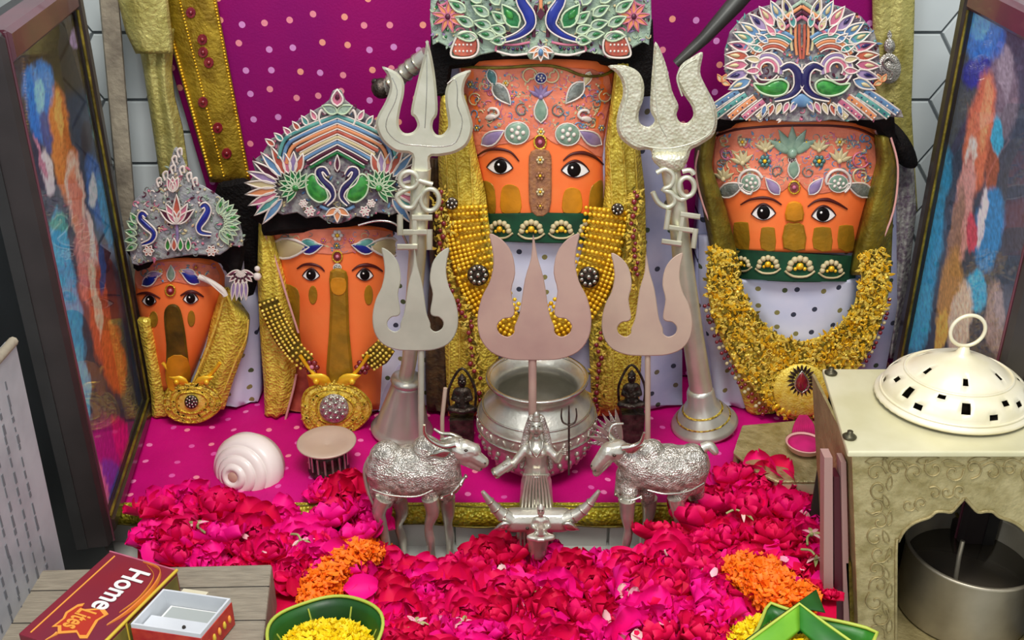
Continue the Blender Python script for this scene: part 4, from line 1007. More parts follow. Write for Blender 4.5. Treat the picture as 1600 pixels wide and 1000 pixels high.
for a, c_ in ((90, 'foil_rust'), (62, 'foil_pink'), (118, 'foil_pink'), (40, 'foil_maroon'), (140, 'foil_maroon')): feather(K, S, 276, 350, 46 if a == 90 else 36, 12, a, c_, .002, 'lotus_petal', 'piping', None, 1.4)
for a in (70, 90, 110): feather(K, S, 270, 300, 24, 10, a, 'foil_pink', .0025, 'upper_petal', 'piping', None, 1.4)
swath(K, S, [(276, 350), (277, 366), (277, 384)], 2.4, 'foil_lilac', .002, 'stem')
for x, y in ((248, 292), (258, 282), (270, 272), (284, 274), (295, 284), (304, 292), (272, 258), (280, 246)): swath(K, S, [(x, y), (x-3, y-10), (x+3, y-14), (x+4, y-4)], 1.8, 'piping', .002, 'scallop')
for x in (262, 272, 282, 294): feather(K, S, x, 392, 20, 8, 90, ('foil_rust', 'foil_leaf')[x % 4 == 2], .002, 'fringe_leaf', 'piping', None, 1.2)
for x in (232, 330):
    for t in range(6): feather(K, S, x, 392, 9, 6, t*60, 'foil_rust', .002, 'rosette_petal', 'piping', None, 1)

# ============================================================ JEWELLERY
# beaded bib necklace of the middle figure
N_ = thing('bead_necklace', 'broad yellow bead necklace in many strands around the middle figure', 'necklace', W(835, 530, .77))
def strands(par, path, offs, r, gap, S, mats=('gold_bead',), name='strand'):
    c = sm(path, 8, False)
    for o_ in offs:
        q = MB(); acc = 0; i = 0
        for k in range(1, len(c)-1):
            (x0, y0), (x1, y1) = c[k-1], c[k+1]; l = hypot(x1-x0, y1-y0) or 1
            x, y = c[k][0]-(y1-y0)/l*o_, c[k][1]+(x1-x0)/l*o_
            if k > 1:
                acc += hypot(x-lx, y-ly)
            lx, ly = x, y
            if acc >= gap or k == 1: acc = 0; q.mi = i % len(mats); i += 1; q.bead(x, y, r*U(.9, 1.08), S, .001)
        if q.v: q.build(name, list(mats), par)
NS = Flat(.7725)
P_ = [(722, 322), (726, 365), (738, 415), (756, 460), (790, 505), (832, 520)]
offs = [-36, -29, -22, -15, -8, -1, 6, 13, 20, 27]
strands(N_, P_, offs, 3.7, 6.4, NS); strands(N_, [(952, 326), (946, 368), (935, 415), (915, 462), (880, 505), (836, 520)], [-o for o in offs], 3.7, 6.4, NS)
q = MB(); q.stroke(P_, (30, 34, 24), Flat(.7768), 0, n=8, flat=.12); q.stroke([(952, 326), (946, 368), (935, 415), (915, 462), (880, 505), (836, 520)], (30, 34, 24), Flat(.7768), 0, n=8, flat=.12)
q.build('netting', 'gold', N_)
def stud(par, x, y, r, S, lift=.004, n=9, m1='dark_pewter', m2='silver_smooth', nm='stud'):
    q = MB(); q.plate(ell(x, y, r, r, 16), S, .002, lift, dome=.001); o_ = q.build(nm, m1, par); q = MB()
    for t in range(n): q.bead(x+r*.68*cos(2*pi*t/n), y+r*.68*sin(2*pi*t/n), r*.22, S, lift+.003)
    q.bead(x, y, r*.25, S, lift+.004); q.build('stones', m2, o_)
for x, y in ((747, 430), (920, 433)): stud(N_, x, y, 17, NS)
for x, y in ((706, 318), (965, 327)): stud(N_, x, y, 10, NS, .004, 7)
# tinsel garlands with maroon beads flanking it
for nm_, pth, lb in (('tinsel_garland', [(688, 300), (690, 360), (692, 420), (710, 470), (735, 510), (742, 580), (752, 640)], 'gold tinsel garland with maroon beads left of the bead necklace'),
                     ('tinsel_garland', [(992, 300), (990, 360), (988, 420), (965, 470), (940, 520), (936, 580), (930, 640)], 'gold tinsel garland with maroon beads right of the bead necklace')):
    t_ = thing(nm_, lb, 'garland', W(pth[-1][0], pth[-1][1], .768)); q = MB(); rn = random.Random(len(lb)); c = sm(pth, 12, False); S = Flat(.771)
    for x, y in c:
        for _ in range(7):
            q.mi = rn.choice((0, 0, 0, 1)); a = rn.uniform(0, 360); q.plate(leaf(x+rn.gauss(0, 6), y+rn.gauss(0, 3), rn.uniform(6, 12), 4, a, 4), S, .0008, rn.uniform(0, .004))
    tag(q.build('tinsel', ['gold_filigree', 'gold_olive'], t_), kind='stuff')
    q = MB()
    for i, (x, y) in enumerate(c[::2]): q.bead(x+rn.gauss(0, 3), y, rn.uniform(3, 5), S, .005); 
    tag(q.build('beads', 'maroon_gem', t_), kind='stuff')
    q = MB(); q.stroke(pth, 1.5, S, .001); q.build('cord', 'maroon_gem', t_)
# gold haar of the right figure
H_ = thing('gold_haar', 'wide U-shaped gold filigree garland around the right figure', 'garland', W(1252, 640, .775))
HS = Flat(.7795)
outl = [(1112, 388), (1104, 430), (1112, 490), (1136, 548), (1172, 600), (1214, 645), (1252, 656), (1290, 642), (1330, 590), (1362, 540), (1384, 480), (1390, 430), (1378, 388)]
inn = [(1344, 398), (1346, 430), (1334, 476), (1306, 512), (1268, 530), (1240, 532), (1206, 516), (1176, 484), (1160, 450), (1152, 420), (1148, 396)]
q = MB(); q.plate(sm(outl, 3, False)+sm(inn, 3, False), HS, .004, 0, .4); q.build('base', 'gold_lace', H_)
rn = random.Random(4); co_, ci_ = sm(outl, 10, False), sm(inn[::-1], 10, False); q = MB()
for _ in range(2600):
    t = rn.random(); u = rn.random(); a = co_[int(t*(len(co_)-1))]; b = ci_[int(t*(len(ci_)-1))]
    x, y = a[0]+(b[0]-a[0])*u, a[1]+(b[1]-a[1])*u; q.mi = rn.choice((0, 0, 0, 1, 1, 2)); k = rn.random(); l_ = .0035+rn.random()*.004
    if k < .5: q.plate(leaf(x, y, rn.uniform(6, 13), 5, rn.uniform(0, 360), 4), HS, .0009, l_)
    elif k < .8: q.stroke(arc(x, y, rn.uniform(3, 6), rn.uniform(3, 6), rn.uniform(0, 360), rn.uniform(200, 500), 5), 1.1, HS, l_, n=4, sm=1)
    else: q.bead(x, y, rn.uniform(1.8, 3.2), HS, l_)
tag(q.build('filigree', ['gold_filigree', 'gold_bead', 'gold_olive'], H_), kind='stuff')
strands(H_, [(1108, 470), (1132, 540), (1166, 600), (1206, 650)], [2, 9], 3.4, 7, HS, ('maroon_gem', 'foil_cream', 'maroon_gem'), 'maroon_strand')
strands(H_, [(1392, 440), (1386, 490), (1362, 550), (1330, 600)], [0, 7], 3.4, 7, HS, ('maroon_gem', 'foil_cream', 'maroon_gem'), 'maroon_strand')
q = MB(); q.plate(ell(1252, 610, 44, 42, 24), HS, .004, .005, dome=.003); o_ = q.build('pendant', 'gold_filigree', H_)
q = MB()
for t in range(20): q.plate(leaf(1253+10*cos(t*.314), 595+12*sin(t*.314), 14, 5, -t*18, 4), HS, .001, .011)
q.build('rays', 'dark_pewter', o_)
q = MB(); q.plate(leaf(1253, 612, 30, 18, 90), HS, .002, .0125, dome=.0015); q.build('stone', 'maroon_gem', o_)
q = MB(); q.stroke(leaf(1253, 614, 34, 22, 90), 1.6, HS, .0125, closed=True, sm=1); q.build('stone_rim', 'silver_smooth', o_)
q = MB()
for k in range(9): q.plate(leaf(1218+k*9, 632+6*sin(k*.8), 14, 8, -90+(k-4)*12, 5), HS, .001, .008, dome=.001)
q.build('leaf_fringe', 'gold_bead', o_)
# medallions hung on the two left figures
def medallion(lb, cx, cy, rx, ry, Y, r_in, m_in, par_name='medallion'):
    t_ = thing(par_name, lb, 'medallion', W(cx, cy+ry, Y)); S = Flat(Y)
    o1 = [(cx+rx*(1+.07*cos(3*a))*cos(a), cy+ry*(1-.12*max(0, -sin(a))**3)*sin(a)) for a in [2*pi*i/36 for i in range(36)]]
    q = MB(); q.plate(o1, S, .003, 0, .3, dome=.003); q.build('disc', 'gold_filigree', t_)
    for k in (.95, .74, .52):
        q = MB(); q.stroke([(cx+(x-cx)*k, cy+(y-cy)*k) for x, y in o1], 2.2, S, .0035+(.95-k)*.004, closed=True, sm=1, n=5); q.build('ridge', 'gold', t_)
    q = MB(); rn = random.Random(int(cx))
    for _ in range(130):
        a = rn.uniform(0, 6.28); k = rn.uniform(.5, .9); q.plate(leaf(cx+rx*k*cos(a), cy+ry*k*sin(a), 8, 4, rn.uniform(0, 360), 4), S, .0008, .0045)
    tag(q.build('chasing', 'gold_lace', t_), kind='stuff')
    q = MB(); q.plate(ell(cx, cy, r_in, r_in, 20), S, .0025, .006, dome=.002); o_ = q.build('centre_stone', m_in, t_); q = MB()
    for t in range(10): q.bead(cx+r_in*.72*cos(t*.628), cy+r_in*.72*sin(t*.628), r_in*.16, S, .0095)
    for t in range(5): q.bead(cx+r_in*.35*cos(t*1.257), cy+r_in*.35*sin(t*1.257), r_in*.17, S, .0105)
    q.build('setting', 'silver_smooth', o_)
    for f in (-1, 1):
        q = MB(); q.plate(leaf(cx+f*4, cy-ry*.86, rx*.72, ry*.42, 90-f*72), S, .002, .003, dome=.001); q.bead(cx+f*rx*.5, cy-ry*.9, rx*.1, S, .006); q.build('crest_leaf', 'gold_bead', t_)
    for f in (-1, 1): q = MB(); q.stroke([(cx+f*rx*.4, cy-ry), (cx+f*rx*.7, cy-ry*1.35), (cx+f*rx*.95, cy-ry*1.8)], 3, S, .002); q.build('chain', 'gold_bead', t_)
medallion('gold medallion with small dark centre stud hung on the leftmost figure', 299, 628, 47, 34, .775, 11, 'dark_pewter')
medallion('larger gold medallion with clear round centre stone on the second figure', 522, 638, 56, 46, .768, 23, 'silver_embossed')
# hand ornaments on the second figure
for lb, pth, end in (('gold mesh hand ornament left of the long golden nose strip', [(418, 468), (436, 510), (460, 548), (482, 568)], (487, 574)), ('gold mesh hand ornament right of the long golden nose strip', [(604, 540), (590, 556), (574, 568)], (566, 574))):
    t_ = thing('hand_ornament', lb, 'ornament', W(end[0], end[1]+12, .77)); S = Flat(.772)
    q = MB(); q.stroke(pth, (16, 19, 13), S, 0, n=8, flat=.15); q.build('mesh_base', 'gold_olive', t_)
    strands(t_, pth, [-14, -7, 0, 7, 14], 2.6, 5.2, Flat(.7695), ('gold_filigree',), 'mesh_row')
    for k in range(6): q = MB(); q.bead(end[0]+8*cos(k*1.05), end[1]+8*sin(k*1.05), 5, S, .004); q.build('gem', 'maroon_gem', t_)
    q = MB(); q.bead(end[0], end[1], 4, S, .006); q.build('gem_heart', 'foil_pink', t_)
# earring in the dark gap
t_ = thing('earring', 'pink and silver hanging earring in the dark gap between the two left figures', 'earring', W(374, 470, .775)); S = Flat(.780)
for k in range(7): feather(t_, S, 376, 424, 24, 9, -90+(k-3)*24, 'foil_pink', .001, 'petal', 'piping', 'foil_maroon', 1.2)
for k in range(4): feather(t_, S, 366+k*6, 440, 30, 6, -90-8+k*3, 'foil_lilac', .002, 'tassel', 'piping', None, 1)
q = MB(); q.bead(402, 432, 7, S, .004); q.bead(402, 420, 5, S, .004); q.build('pearl', 'piping', t_)

# ============================================================ TRIDENTS
def trident_head(par, pts, Y, m_, th=.006, name='head'):
    q = MB(); q.plate(sm(pts, 4), Flat(Y), th, 0, .35, smooth=False)
    return q.build(name, m_, par)
LT = [(668, 63), (679, 111), (684, 172), (677, 189), (676, 201), (682, 210), (691, 210), (699, 201), (700, 189), (696, 162), (696, 142), (703, 125), (716, 115), (736, 110), (727, 128), (725, 148), (733, 172), (739, 199),
      (731, 225), (711, 239), (686, 244), (672, 246), (671, 268), (645, 268), (643, 242), (618, 237), (597, 220), (587, 196), (591, 179), (602, 159), (609, 138), (606, 119), (597, 104), (620, 113), (631, 128), (631, 148),
      (626, 169), (623, 189), (625, 201), (633, 208), (645, 206), (652, 196), (648, 184), (642, 174), (652, 128), (663, 84)]
RT = [(1024, 65), (1040, 99), (1050, 141), (1060, 165), (1057, 179), (1062, 190), (1073, 192), (1083, 181), (1080, 165), (1066, 144), (1057, 123), (1064, 102), (1080, 90), (1098, 82), (1094, 113), (1104, 137), (1117, 162),
      (1121, 186), (1115, 211), (1093, 227), (1080, 234), (1076, 246), (1068, 258), (1036, 258), (1020, 246), (1015, 234), (994, 234), (971, 218), (963, 197), (966, 172), (973, 148), (971, 127), (962, 113), (950, 103),
      (975, 102), (996, 111), (1006, 130), (1005, 155), (998, 176), (1000, 192), (1013, 198), (1023, 188), (1016, 172), (1017, 137), (1020, 99)]
def groove(par, pts, cx, cy, k, Y, r, m_, lift, nm='raised_line'):
    q = MB(); q.stroke([(cx+(x-cx)*k, cy+(y-cy)*k) for x, y in pts], r, Flat(Y), lift, n=5, sm=3); return q.build(nm, m_, par)
def svastik(par, cx, cy, s_, r, Y, m_, tilt=0, fx=1.):
    S = Flat(Y); lf = 0
    for pts in ([(0, -1), (0, 1)], [(-1, 0), (1, 0)], [(0, -1), (1, -1)], [(1, 0), (1, 1)], [(0, 1), (-1, 1)], [(-1, 0), (-1, -1)]):
        q = MB(); a, b = [rot2([(cx+x*s_*fx, cy+y*s_)], cx, cy, tilt)[0] for x, y in pts]
        l = hypot(b[0]-a[0], b[1]-a[1]); ux, uy = (b[0]-a[0])/l*r*.95, (b[1]-a[1])/l*r*.95; vx, vy = -uy, ux
        q.plate([(a[0]-ux-vx, a[1]-uy-vy), (b[0]+ux-vx, b[1]+uy-vy), (b[0]+ux+vx, b[1]+uy+vy), (a[0]-ux+vx, a[1]-uy+vy)], S, .005, lf, .2); lf += .00035; q.build('emblem_bar', m_, par)
T1 = thing('trident', 'tall plain silvery trident on a cone base, Om and swastika below its prongs', 'trident', G(628, 672, .004))
Y1 = .752
trident_head(T1, LT, Y1, 'silver_cream')
groove(T1, [(700, 130), (712, 122), (716, 140), (716, 165), (724, 190), (714, 222), (690, 230), (655, 228), (625, 224), (604, 205), (604, 185), (616, 160), (620, 140), (612, 120)], 658, 180, .98, Y1, 1.6, 'silver_smooth', .0055)
groove(T1, [(667, 85), (667, 140), (664, 200)], 666, 150, 1, Y1, 1.6, 'silver_smooth', .0055)
q = MB(); q.tube([W(658, 262, Y1-.002), W(652, 400, .754), W(640, 560, .758), W(634, 592, .760)], [.0075, .0068, .0062, .0062], 14); q.build('pole', 'silver_cream', T1)
S = Flat(Y1-.008)
for pts, c_ in ((ell(639, 281, 14, 13, 12), True), (ell(672, 312, 14, 17, 12), True), ([(640, 294), (628, 300), (620, 308), (630, 322), (644, 324), (652, 312), (660, 302)], False), ([(650, 280), (662, 284), (676, 288)], False)):
    q = MB(); q.stroke(pts, 4.2, S, 0, n=8, closed=c_, sm=3); q.build('om_stroke', 'silver_cream', T1)
svastik(T1, 648, 363, 23, 5, Y1-.004, 'silver_cream')
bc = G(628, 672, .004); q = MB(); ax = (W(645, 500, .757)-bc).normalized(); rt = Vector((0, 0, 1)).rotation_difference(ax).to_matrix()
q.lathe([(0, .0), (.0262, 0), (.0268, .002), (.024, .005), (.0225, .008), (.0125, .047), (.0115, .052), (.0, .052)], bc, 36, rt); q.build('cone_base', 'silver_satin', T1)
q = MB(); q.lathe([(.0, .050), (.0128, .050), (.0138, .052), (.0128, .055), (.007, .056), (.0, .056)], bc, 28, rt); q.build('collar', 'silver', T1)

T2 = thing('trident', 'tall chased silver trident on a bell-shaped base, right of the middle figure', 'trident', G(1100, 668, .004))
trident_head(T2, RT, .752, 'silver_cream_chased', .007)
for pts in (([(1066, 150), (1058, 122), (1068, 104), (1088, 92)]), ([(1106, 150), (1116, 186), (1108, 208), (1080, 224), (1040, 232), (1000, 226), (976, 210), (970, 190), (980, 150), (978, 124), (966, 108)]), ([(1024, 85), (1024, 140), (1030, 190), (1042, 214)])):
    q = MB(); q.stroke(pts, 1.5, Flat(.752), .0066, n=5); q.build('raised_line', 'silver_cream', T2)
q = MB(); rn = random.Random(2)
for x, y in [(983, 130), (988, 160), (984, 190), (1000, 212), (1030, 215), (1060, 212), (1092, 206), (1102, 180), (1092, 150), (1078, 120), (1080, 104), (1032, 120), (1034, 145), (1040, 170), (1040, 195), (1045, 240), (1025, 238)]:
    q.stroke(arc(x, y, 6, 6, rn.uniform(0, 360), rn.uniform(0, 360)+260, 7), 1.1, Flat(.752), .0066, n=4, sm=1)
tag(q.build('scroll_chasing', 'silver_cream', T2), kind='stuff')
q = MB(); q.plate(sm([(1022, 240), (1070, 240), (1074, 252), (1062, 268), (1042, 268), (1022, 254)], 2), Flat(.749), .008, 0, .3, dome=.002); q.build('boss', 'silver_cream_chased', T2)
q = MB(); q.tube([W(1047, 262, .750), W(1058, 320, .751), W(1066, 400, .754), W(1082, 520, .760), W(1096, 612, .768)], [.007, .0072, .0078, .0086, .0098], 16); q.build('pole', 'silver_cream', T2)
S = Flat(.742)
for pts, c_ in (([(1026, 270), (1040, 264), (1052, 274), (1048, 290), (1036, 296), (1050, 302), (1054, 316), (1042, 324), (1028, 316), (1020, 300)], False), (ell(1073, 292, 12, 15, 12), True), ([(1066, 268), (1078, 266), (1084, 272)], False), ([(1052, 305), (1064, 312), (1076, 306)], False)):
    q = MB(); q.stroke(pts, 4.2, S, 0, n=8, closed=c_, sm=3); q.build('om_stroke', 'silver_cream', T2)
svastik(T2, 1064, 358, 23, 4.5, .745, 'silver_cream', -8)
bc = G(1101, 664, .006); ax = (W(1080, 500, .762)-bc).normalized(); rt = Vector((0, 0, 1)).rotation_difference(ax).to_matrix(); q = MB()
q.lathe([(0, .002), (.028, .001), (.0288, .003), (.027, .006), (.0225, .010), (.021, .014), (.0165, .0175), (.015, .022), (.0125, .0245), (.0115, .036), (.0098, .040), (.0, .040)], bc, 40, rt); q.build('bell_base', 'silver_satin', T2)
for z_, r_ in ((.0105, .0226), (.018, .017)):
    q = MB(); q.lathe([(r_-.002, z_-.0015), (r_+.0006, z_), (r_-.002, z_+.0015)], bc, 36, rt); q.build('ring', 'gold_lace', T2)
# flat trident cut-outs on thin stems
half = [(833, 366), (840, 402), (850, 437), (857, 484), (861, 499), (866, 511), (867, 521), (877, 527), (890, 521), (893, 509), (884, 499), (872, 497), (866, 488), (871, 455), (865, 427), (870, 396), (885, 375), (905, 365),
        (901, 388), (899, 413), (905, 441), (917, 465), (924, 497), (920, 528), (903, 551), (875, 562), (847, 564)]
base = half+[(2*835-x, y) for x, y in half[:0:-1]]
def flat_trident(lb, cx, hw, yt, yb, Y, m_, sx, sr, foot):
    pts = [(cx+(x-835)*hw/89, yt+(y-366)*(yb-yt)/198) for x, y in base]
    t_ = thing('flat_trident', lb, 'trident', G(sx, foot, .004), 'flat cut-out tridents')
    q = MB(); q.plate(sm(pts, 3), Flat(Y), .0022, 0, .3); q.build('head', m_, t_)
    k = sr/ppm(W(sx, yb, Y)); ft = W(sx, foot, Y); z_ = max(ft.z, .004)
    q = MB(); q.tube([W(sx, yb-45, Y+.002), W(sx, yb+10, Y+.0015), Vector((ft.x, Y, z_))], k, 10); q.build('stem', m_, t_)
    q = MB(); q.lathe([(0, 0), (k*3, 0), (k*3, .002), (k*1.5, .004), (0, .0045)], (ft.x, Y+.0015, z_), 20); q.build('foot', m_, t_)
    return t_
flat_trident('largest flat rosy cut-out trident, standing before the silver pot', 835, 89, 366, 563, .664, 'matte_copper', 832, 6.5, 800)
flat_trident('flat greenish-grey cut-out trident on a thin stem behind the left cow', 649, 67, 388, 548, .705, 'matte_pewter', 658, 5, 727)
flat_trident('flat tan cut-out trident on a thin stem behind the right cow', 1011, 71, 396, 556, .705, 'matte_brass', 1012, 4.5, 727)

# ============================================================ POT AND SMALL SILVER FIGURES
PT = thing('silver_pot', 'round silver water pot with wide mouth in the centre behind the small goddess', 'pot', (W(838, 700, .716).x, .716, .0045))
pc = Vector(PT.location); q = MB()
q.lathe([(0, .001), (.022, .001), (.026, .003), (.033, .009), (.041, .020), (.0462, .034), (.0475, .044), (.0455, .053), (.040, .061), (.0345, .066), (.0325, .070), (.0335, .074), (.0385, .079), (.0398, .0802), (.0395, .0815), (.0375, .081),
         (.032, .075), (.0305, .070), (.0325, .065), (.038, .060), (.043, .052), (.045, .044), (.044, .034), (.039, .021), (.031, .011), (0, .006)], pc, 56)
q.build('body', 'silver', PT)
q = MB(); q.lathe([(.038, .0798), (.0402, .0802), (.0402, .082), (.038, .0822), (.0368, .081)], pc, 56); q.build('rim', 'silver_smooth', PT)
for r_, z_ in ((.0466, .0495), (.0476, .040), (.0430, .0575)):
    q = MB(); q.tube([pc+Vector((r_*cos(a), r_*sin(a), z_)) for a in [2*pi*i/56 for i in range(56)]], .0009, 6, True); q.build('band', 'silver_smooth', PT)
q = MB()
for i in range(44):
    a = 2*pi*i/44; c_ = pc+Vector((.0472*cos(a), .0472*sin(a), .0447))
    q.ball(c_, (.0012, .0012, .003), 6, 4, Matrix.Rotation(.5 if i % 2 else -.5, 3, Vector((cos(a), sin(a), 0))))
for j in range(3):
    for i in range(30):
        a = 2*pi*(i+.5*(j % 2))/30; r_ = (.0455, .0425, .038)[j]; z_ = (.0315, .0235, .0165)[j]; q.ball(pc+Vector((r_*cos(a), r_*sin(a), z_)), (.0022, .0022, .0028), 6, 4)
tag(q.build('embossing', 'silver', PT), kind='stuff')

def px3(x, y, Y, dY=0): return W(x, y, Y+dY)
def kpx(Y): return 1/ppm(W(800, 740, Y))
YN = .636
def nandi(lb, flip, chain):
    t_ = thing('silver_cow', lb, 'figurine', G(chain['c'], 878, LED), 'pair of silver cows'); k = kpx(YN); body = MB()
    for a, b, ra, rb, d0, d1 in chain['body']: cap(body, px3(a[0], a[1], YN, d0), px3(b[0], b[1], YN, d1), ra*k*1.17, rb*k*1.17)
    organic(body, 'body', 'silver_embossed', t_, .0011, 2)
    hd = MB()
    for a, b, ra, rb, d0, d1 in chain['head']: cap(hd, px3(a[0], a[1], YN, d0), px3(b[0], b[1], YN, d1), ra*k, rb*k)
    h_ = organic(hd, 'head', 'silver', t_, .0008, 2)
    for pts, d_ in chain['legs']:
        q = MB(); P = [px3(x, y, YN, d_) for x, y in pts]; P[-1].z = max(P[-1].z, LED+.001)
        n = len(P); r_ = [14*k, 11*k, 7*k, 8*k, 6*k, 8*k][:n]; c_ = catmull(P, 4); rr = []
        for i in range(len(c_)): u = i/4; j = min(int(u), n-2); rr.append(r_[j]+(r_[j+1]-r_[j])*(u-j))
        q.tube(c_, rr, 10); q.build('leg', 'silver', t_)
        q = MB(); e = P[-1]; q.lathe([(0, 0), (9*k, 0), (8*k, .003), (6*k, .005), (0, .005)], (e.x, e.y, max(e.z-.0045, LED)), 12); q.build('hoof', 'silver_smooth', t_)
    for pts, r_, d_ in chain['horns']: q = MB(); q.tube(catmull([px3(x, y, YN, d_-.004*i*(1 if d_ < 0 else -1)*.3) for i, (x, y) in enumerate(pts)], 5), [r_*k*(1-i/(len(pts)*5)*.75) for i in range((len(pts)-1)*5+1)], 8); q.build('horn', 'silver_smooth', t_)
    for x, y, a, L_, d_ in chain['ears']: q = MB(); q.plate(leaf(x, y, L_, L_*.45, a), Flat(YN+d_), .002, 0, .3, dome=.001); q.build('ear', 'silver_smooth', t_)
    for x, y, d_ in chain['eyes']:
        q = MB(); q.ball(px3(x, y, YN, d_), (3.2*k, 2*k, 2.2*k), 8, 5); q.build('eye', 'dark_pewter', h_)
    for x, y, d_ in chain['nostrils']: q = MB(); q.ball(px3(x, y, YN, d_), 1.5*k, 6, 4); q.build('nostril', 'dark_pewter', h_)
    q = MB(); q.tube(catmull([px3(x, y, YN, d_) for x, y, d_ in chain['collar']], 5), 2.4*k, 7); q.build('collar', 'silver_smooth', t_)
    for x, y, d_ in chain['collar'][::1]: q = MB(); q.ball(px3(x, y+3, YN, d_-.0015), 3*k, 7, 5); q.build('bell', 'silver_smooth', t_)
    q = MB(); q.tube(catmull([px3(x, y, YN, d_) for x, y, d_ in chain['tail']], 5), [chain['tr']*k*(1-.4*i/14) for i in range(40)], 8); q.build('tail', 'silver', t_)
    q = MB(); q.tube(catmull([px3(x, y, YN, d_) for x, y, d_ in chain['cloth']], 5), 1.8*k, 6); q.build('saddle_edge', 'silver_smooth', t_)
    return t_
nandi('embossed silver cow figurine at the left, facing right, head turned up', 1, dict(c=650,
    body=[((604, 732), (640, 735), 30, 35, 0, 0), ((640, 735), (684, 732), 36, 31, 0, 0), ((604, 715), (600, 760), 24, 22, 0, 0), ((666, 702), (676, 712), 20, 22, 0, 0), ((688, 722), (700, 752), 27, 20, 0, 0), ((695, 715), (716, 700), 23, 15, 0, -.001), ((700, 735), (716, 752), 16, 8, 0, -.001), ((606, 770), (604, 785), 14, 9, -.008, -.01), ((672, 765), (672, 785), 14, 9, -.007, -.009), ((620, 770), (622, 785), 12, 9, .008, .01), ((696, 765), (698, 782), 12, 9, .007, .009)],
    head=[((712, 700), (726, 706), 18, 17, -.001, -.003), ((726, 700), (740, 704), 14, 12, -.003, -.004), ((734, 708), (755, 722), 13, 9.5, -.004, -.006), ((724, 716), (748, 730), 11, 7, -.004, -.006)],
    legs=[([(600, 778), (592, 800), (598, 820), (602, 845), (604, 860), (603, 884)], -.012), ([(622, 776), (628, 800), (622, 820), (628, 840), (630, 855), (630, 878)], .010), ([(672, 778), (676, 800), (670, 822), (672, 842), (674, 860), (674, 886)], -.010), ([(698, 776), (700, 800), (700, 818), (703, 838), (703, 855), (704, 878)], .010)],
    horns=[([(712, 694), (694, 697), (676, 690), (664, 678), (663, 664)], 5, -.010), ([(720, 686), (706, 679), (690, 677), (678, 670)], 4.5, .009)],
    ears=[(704, 706, 190, 34, -.010), (716, 690, 172, 30, .006)],
    eyes=[(728, 704, -.0115)], nostrils=[(758, 724, -.0105), (752, 733, -.0105)],
    collar=[(690, 776, -.010), (706, 770, -.013), (720, 755, -.010), (728, 742, -.004)], tail=[(578, 715, .002), (570, 735, 0), (574, 765, -.004), (584, 790, -.007)], tr=4,
    cloth=[(582, 765, -.016), (610, 774, -.020), (650, 776, -.021), (676, 766, -.018)]))
nandi('embossed silver cow figurine at the right, facing left, tail lifted', -1, dict(c=1030,
    body=[((1078, 728), (1045, 732), 28, 33, 0, 0), ((1045, 732), (1008, 728), 34, 30, 0, 0), ((1080, 720), (1078, 750), 24, 22, 0, 0), ((1018, 706), (1008, 710), 18, 20, 0, 0), ((998, 725), (984, 752), 26, 19, 0, 0), ((990, 720), (966, 706), 22, 15, 0, -.001), ((978, 740), (966, 770), 14, 6, 0, -.001), ((1066, 765), (1062, 780), 13, 9, -.008, -.01), ((1010, 768), (1012, 785), 13, 9, .007, .009), ((1088, 764), (1090, 780), 12, 9, .008, .01), ((984, 768), (982, 785), 12, 9, -.007, -.009)],
    head=[((966, 704), (952, 706), 18, 16, -.001, -.003), ((950, 706), (932, 728), 14, 10, -.004, -.006), ((946, 718), (932, 738), 12, 7, -.004, -.006)],
    legs=[([(980, 780), (980, 805), (982, 825), (980, 842), (978, 856), (978, 884)], -.012), ([(1014, 778), (1014, 800), (1010, 820), (1006, 838), (1004, 855), (1004, 878)], .010), ([(1056, 776), (1060, 800), (1062, 820), (1058, 840), (1058, 855), (1058, 884)], -.010), ([(1088, 776), (1092, 800), (1090, 820), (1090, 840), (1090, 855), (1090, 876)], .010)],
    horns=[([(960, 688), (952, 676), (958, 664), (974, 662)], 4, .006), ([(972, 700), (990, 697), (1002, 690), (1007, 676)], 5, -.010)],
    ears=[(976, 706, 20, 34, -.010), (958, 694, 130, 16, .006)],
    eyes=[(960, 712, -.0115)], nostrils=[(930, 735, -.0105), (924, 728, -.0105)],
    collar=[(1002, 776, -.012), (986, 782, -.014), (970, 778, -.010), (962, 770, -.004)], tail=[(1098, 700, 0), (1108, 696, 0), (1116, 704, -.002), (1118, 708, -.002)], tr=9,
    cloth=[(1100, 755, -.012), (1075, 768, -.018), (1040, 772, -.021), (1012, 766, -.018)]))

# goddess statuette
YG = .640
GD = thing('goddess_statuette', 'small standing silver goddess with long hair holding a tiny trident, before the pot', 'statuette', G(840, 862, LED)); k = kpx(YG)
def lobe(mb, pts, d0, d1=None): a, b, ra, rb = pts; cap(mb, W(a[0], a[1], YG+d0), W(b[0], b[1], YG+(d0 if d1 is None else d1)), ra*k, rb*k)
b_ = MB()
for p in (((838, 858), (838, 800), 34, 28), ((838, 800), (838, 750), 28, 24), ((838, 750), (838, 728), 23, 17), ((838, 722), (838, 702), 16, 18), ((826, 702), (850, 702), 11, 11), ((838, 700), (838, 684), 9, 7)): lobe(b_, p, 0)
for x in (830, 847): b_.ball(W(x, 708, YG-.007), 6.5*k, 8, 6)
lobe(b_, ((820, 702), (806, 720), 7.5, 6.5), -.001, -.004); lobe(b_, ((806, 720), (792, 734), 6.5, 5), -.004, -.009)
lobe(b_, ((856, 702), (872, 718), 7.5, 6.5), -.001, -.004); lobe(b_, ((872, 718), (879, 706), 6.5, 5), -.004, -.009)
organic(b_, 'body', 'silver', GD, .0009, 2)
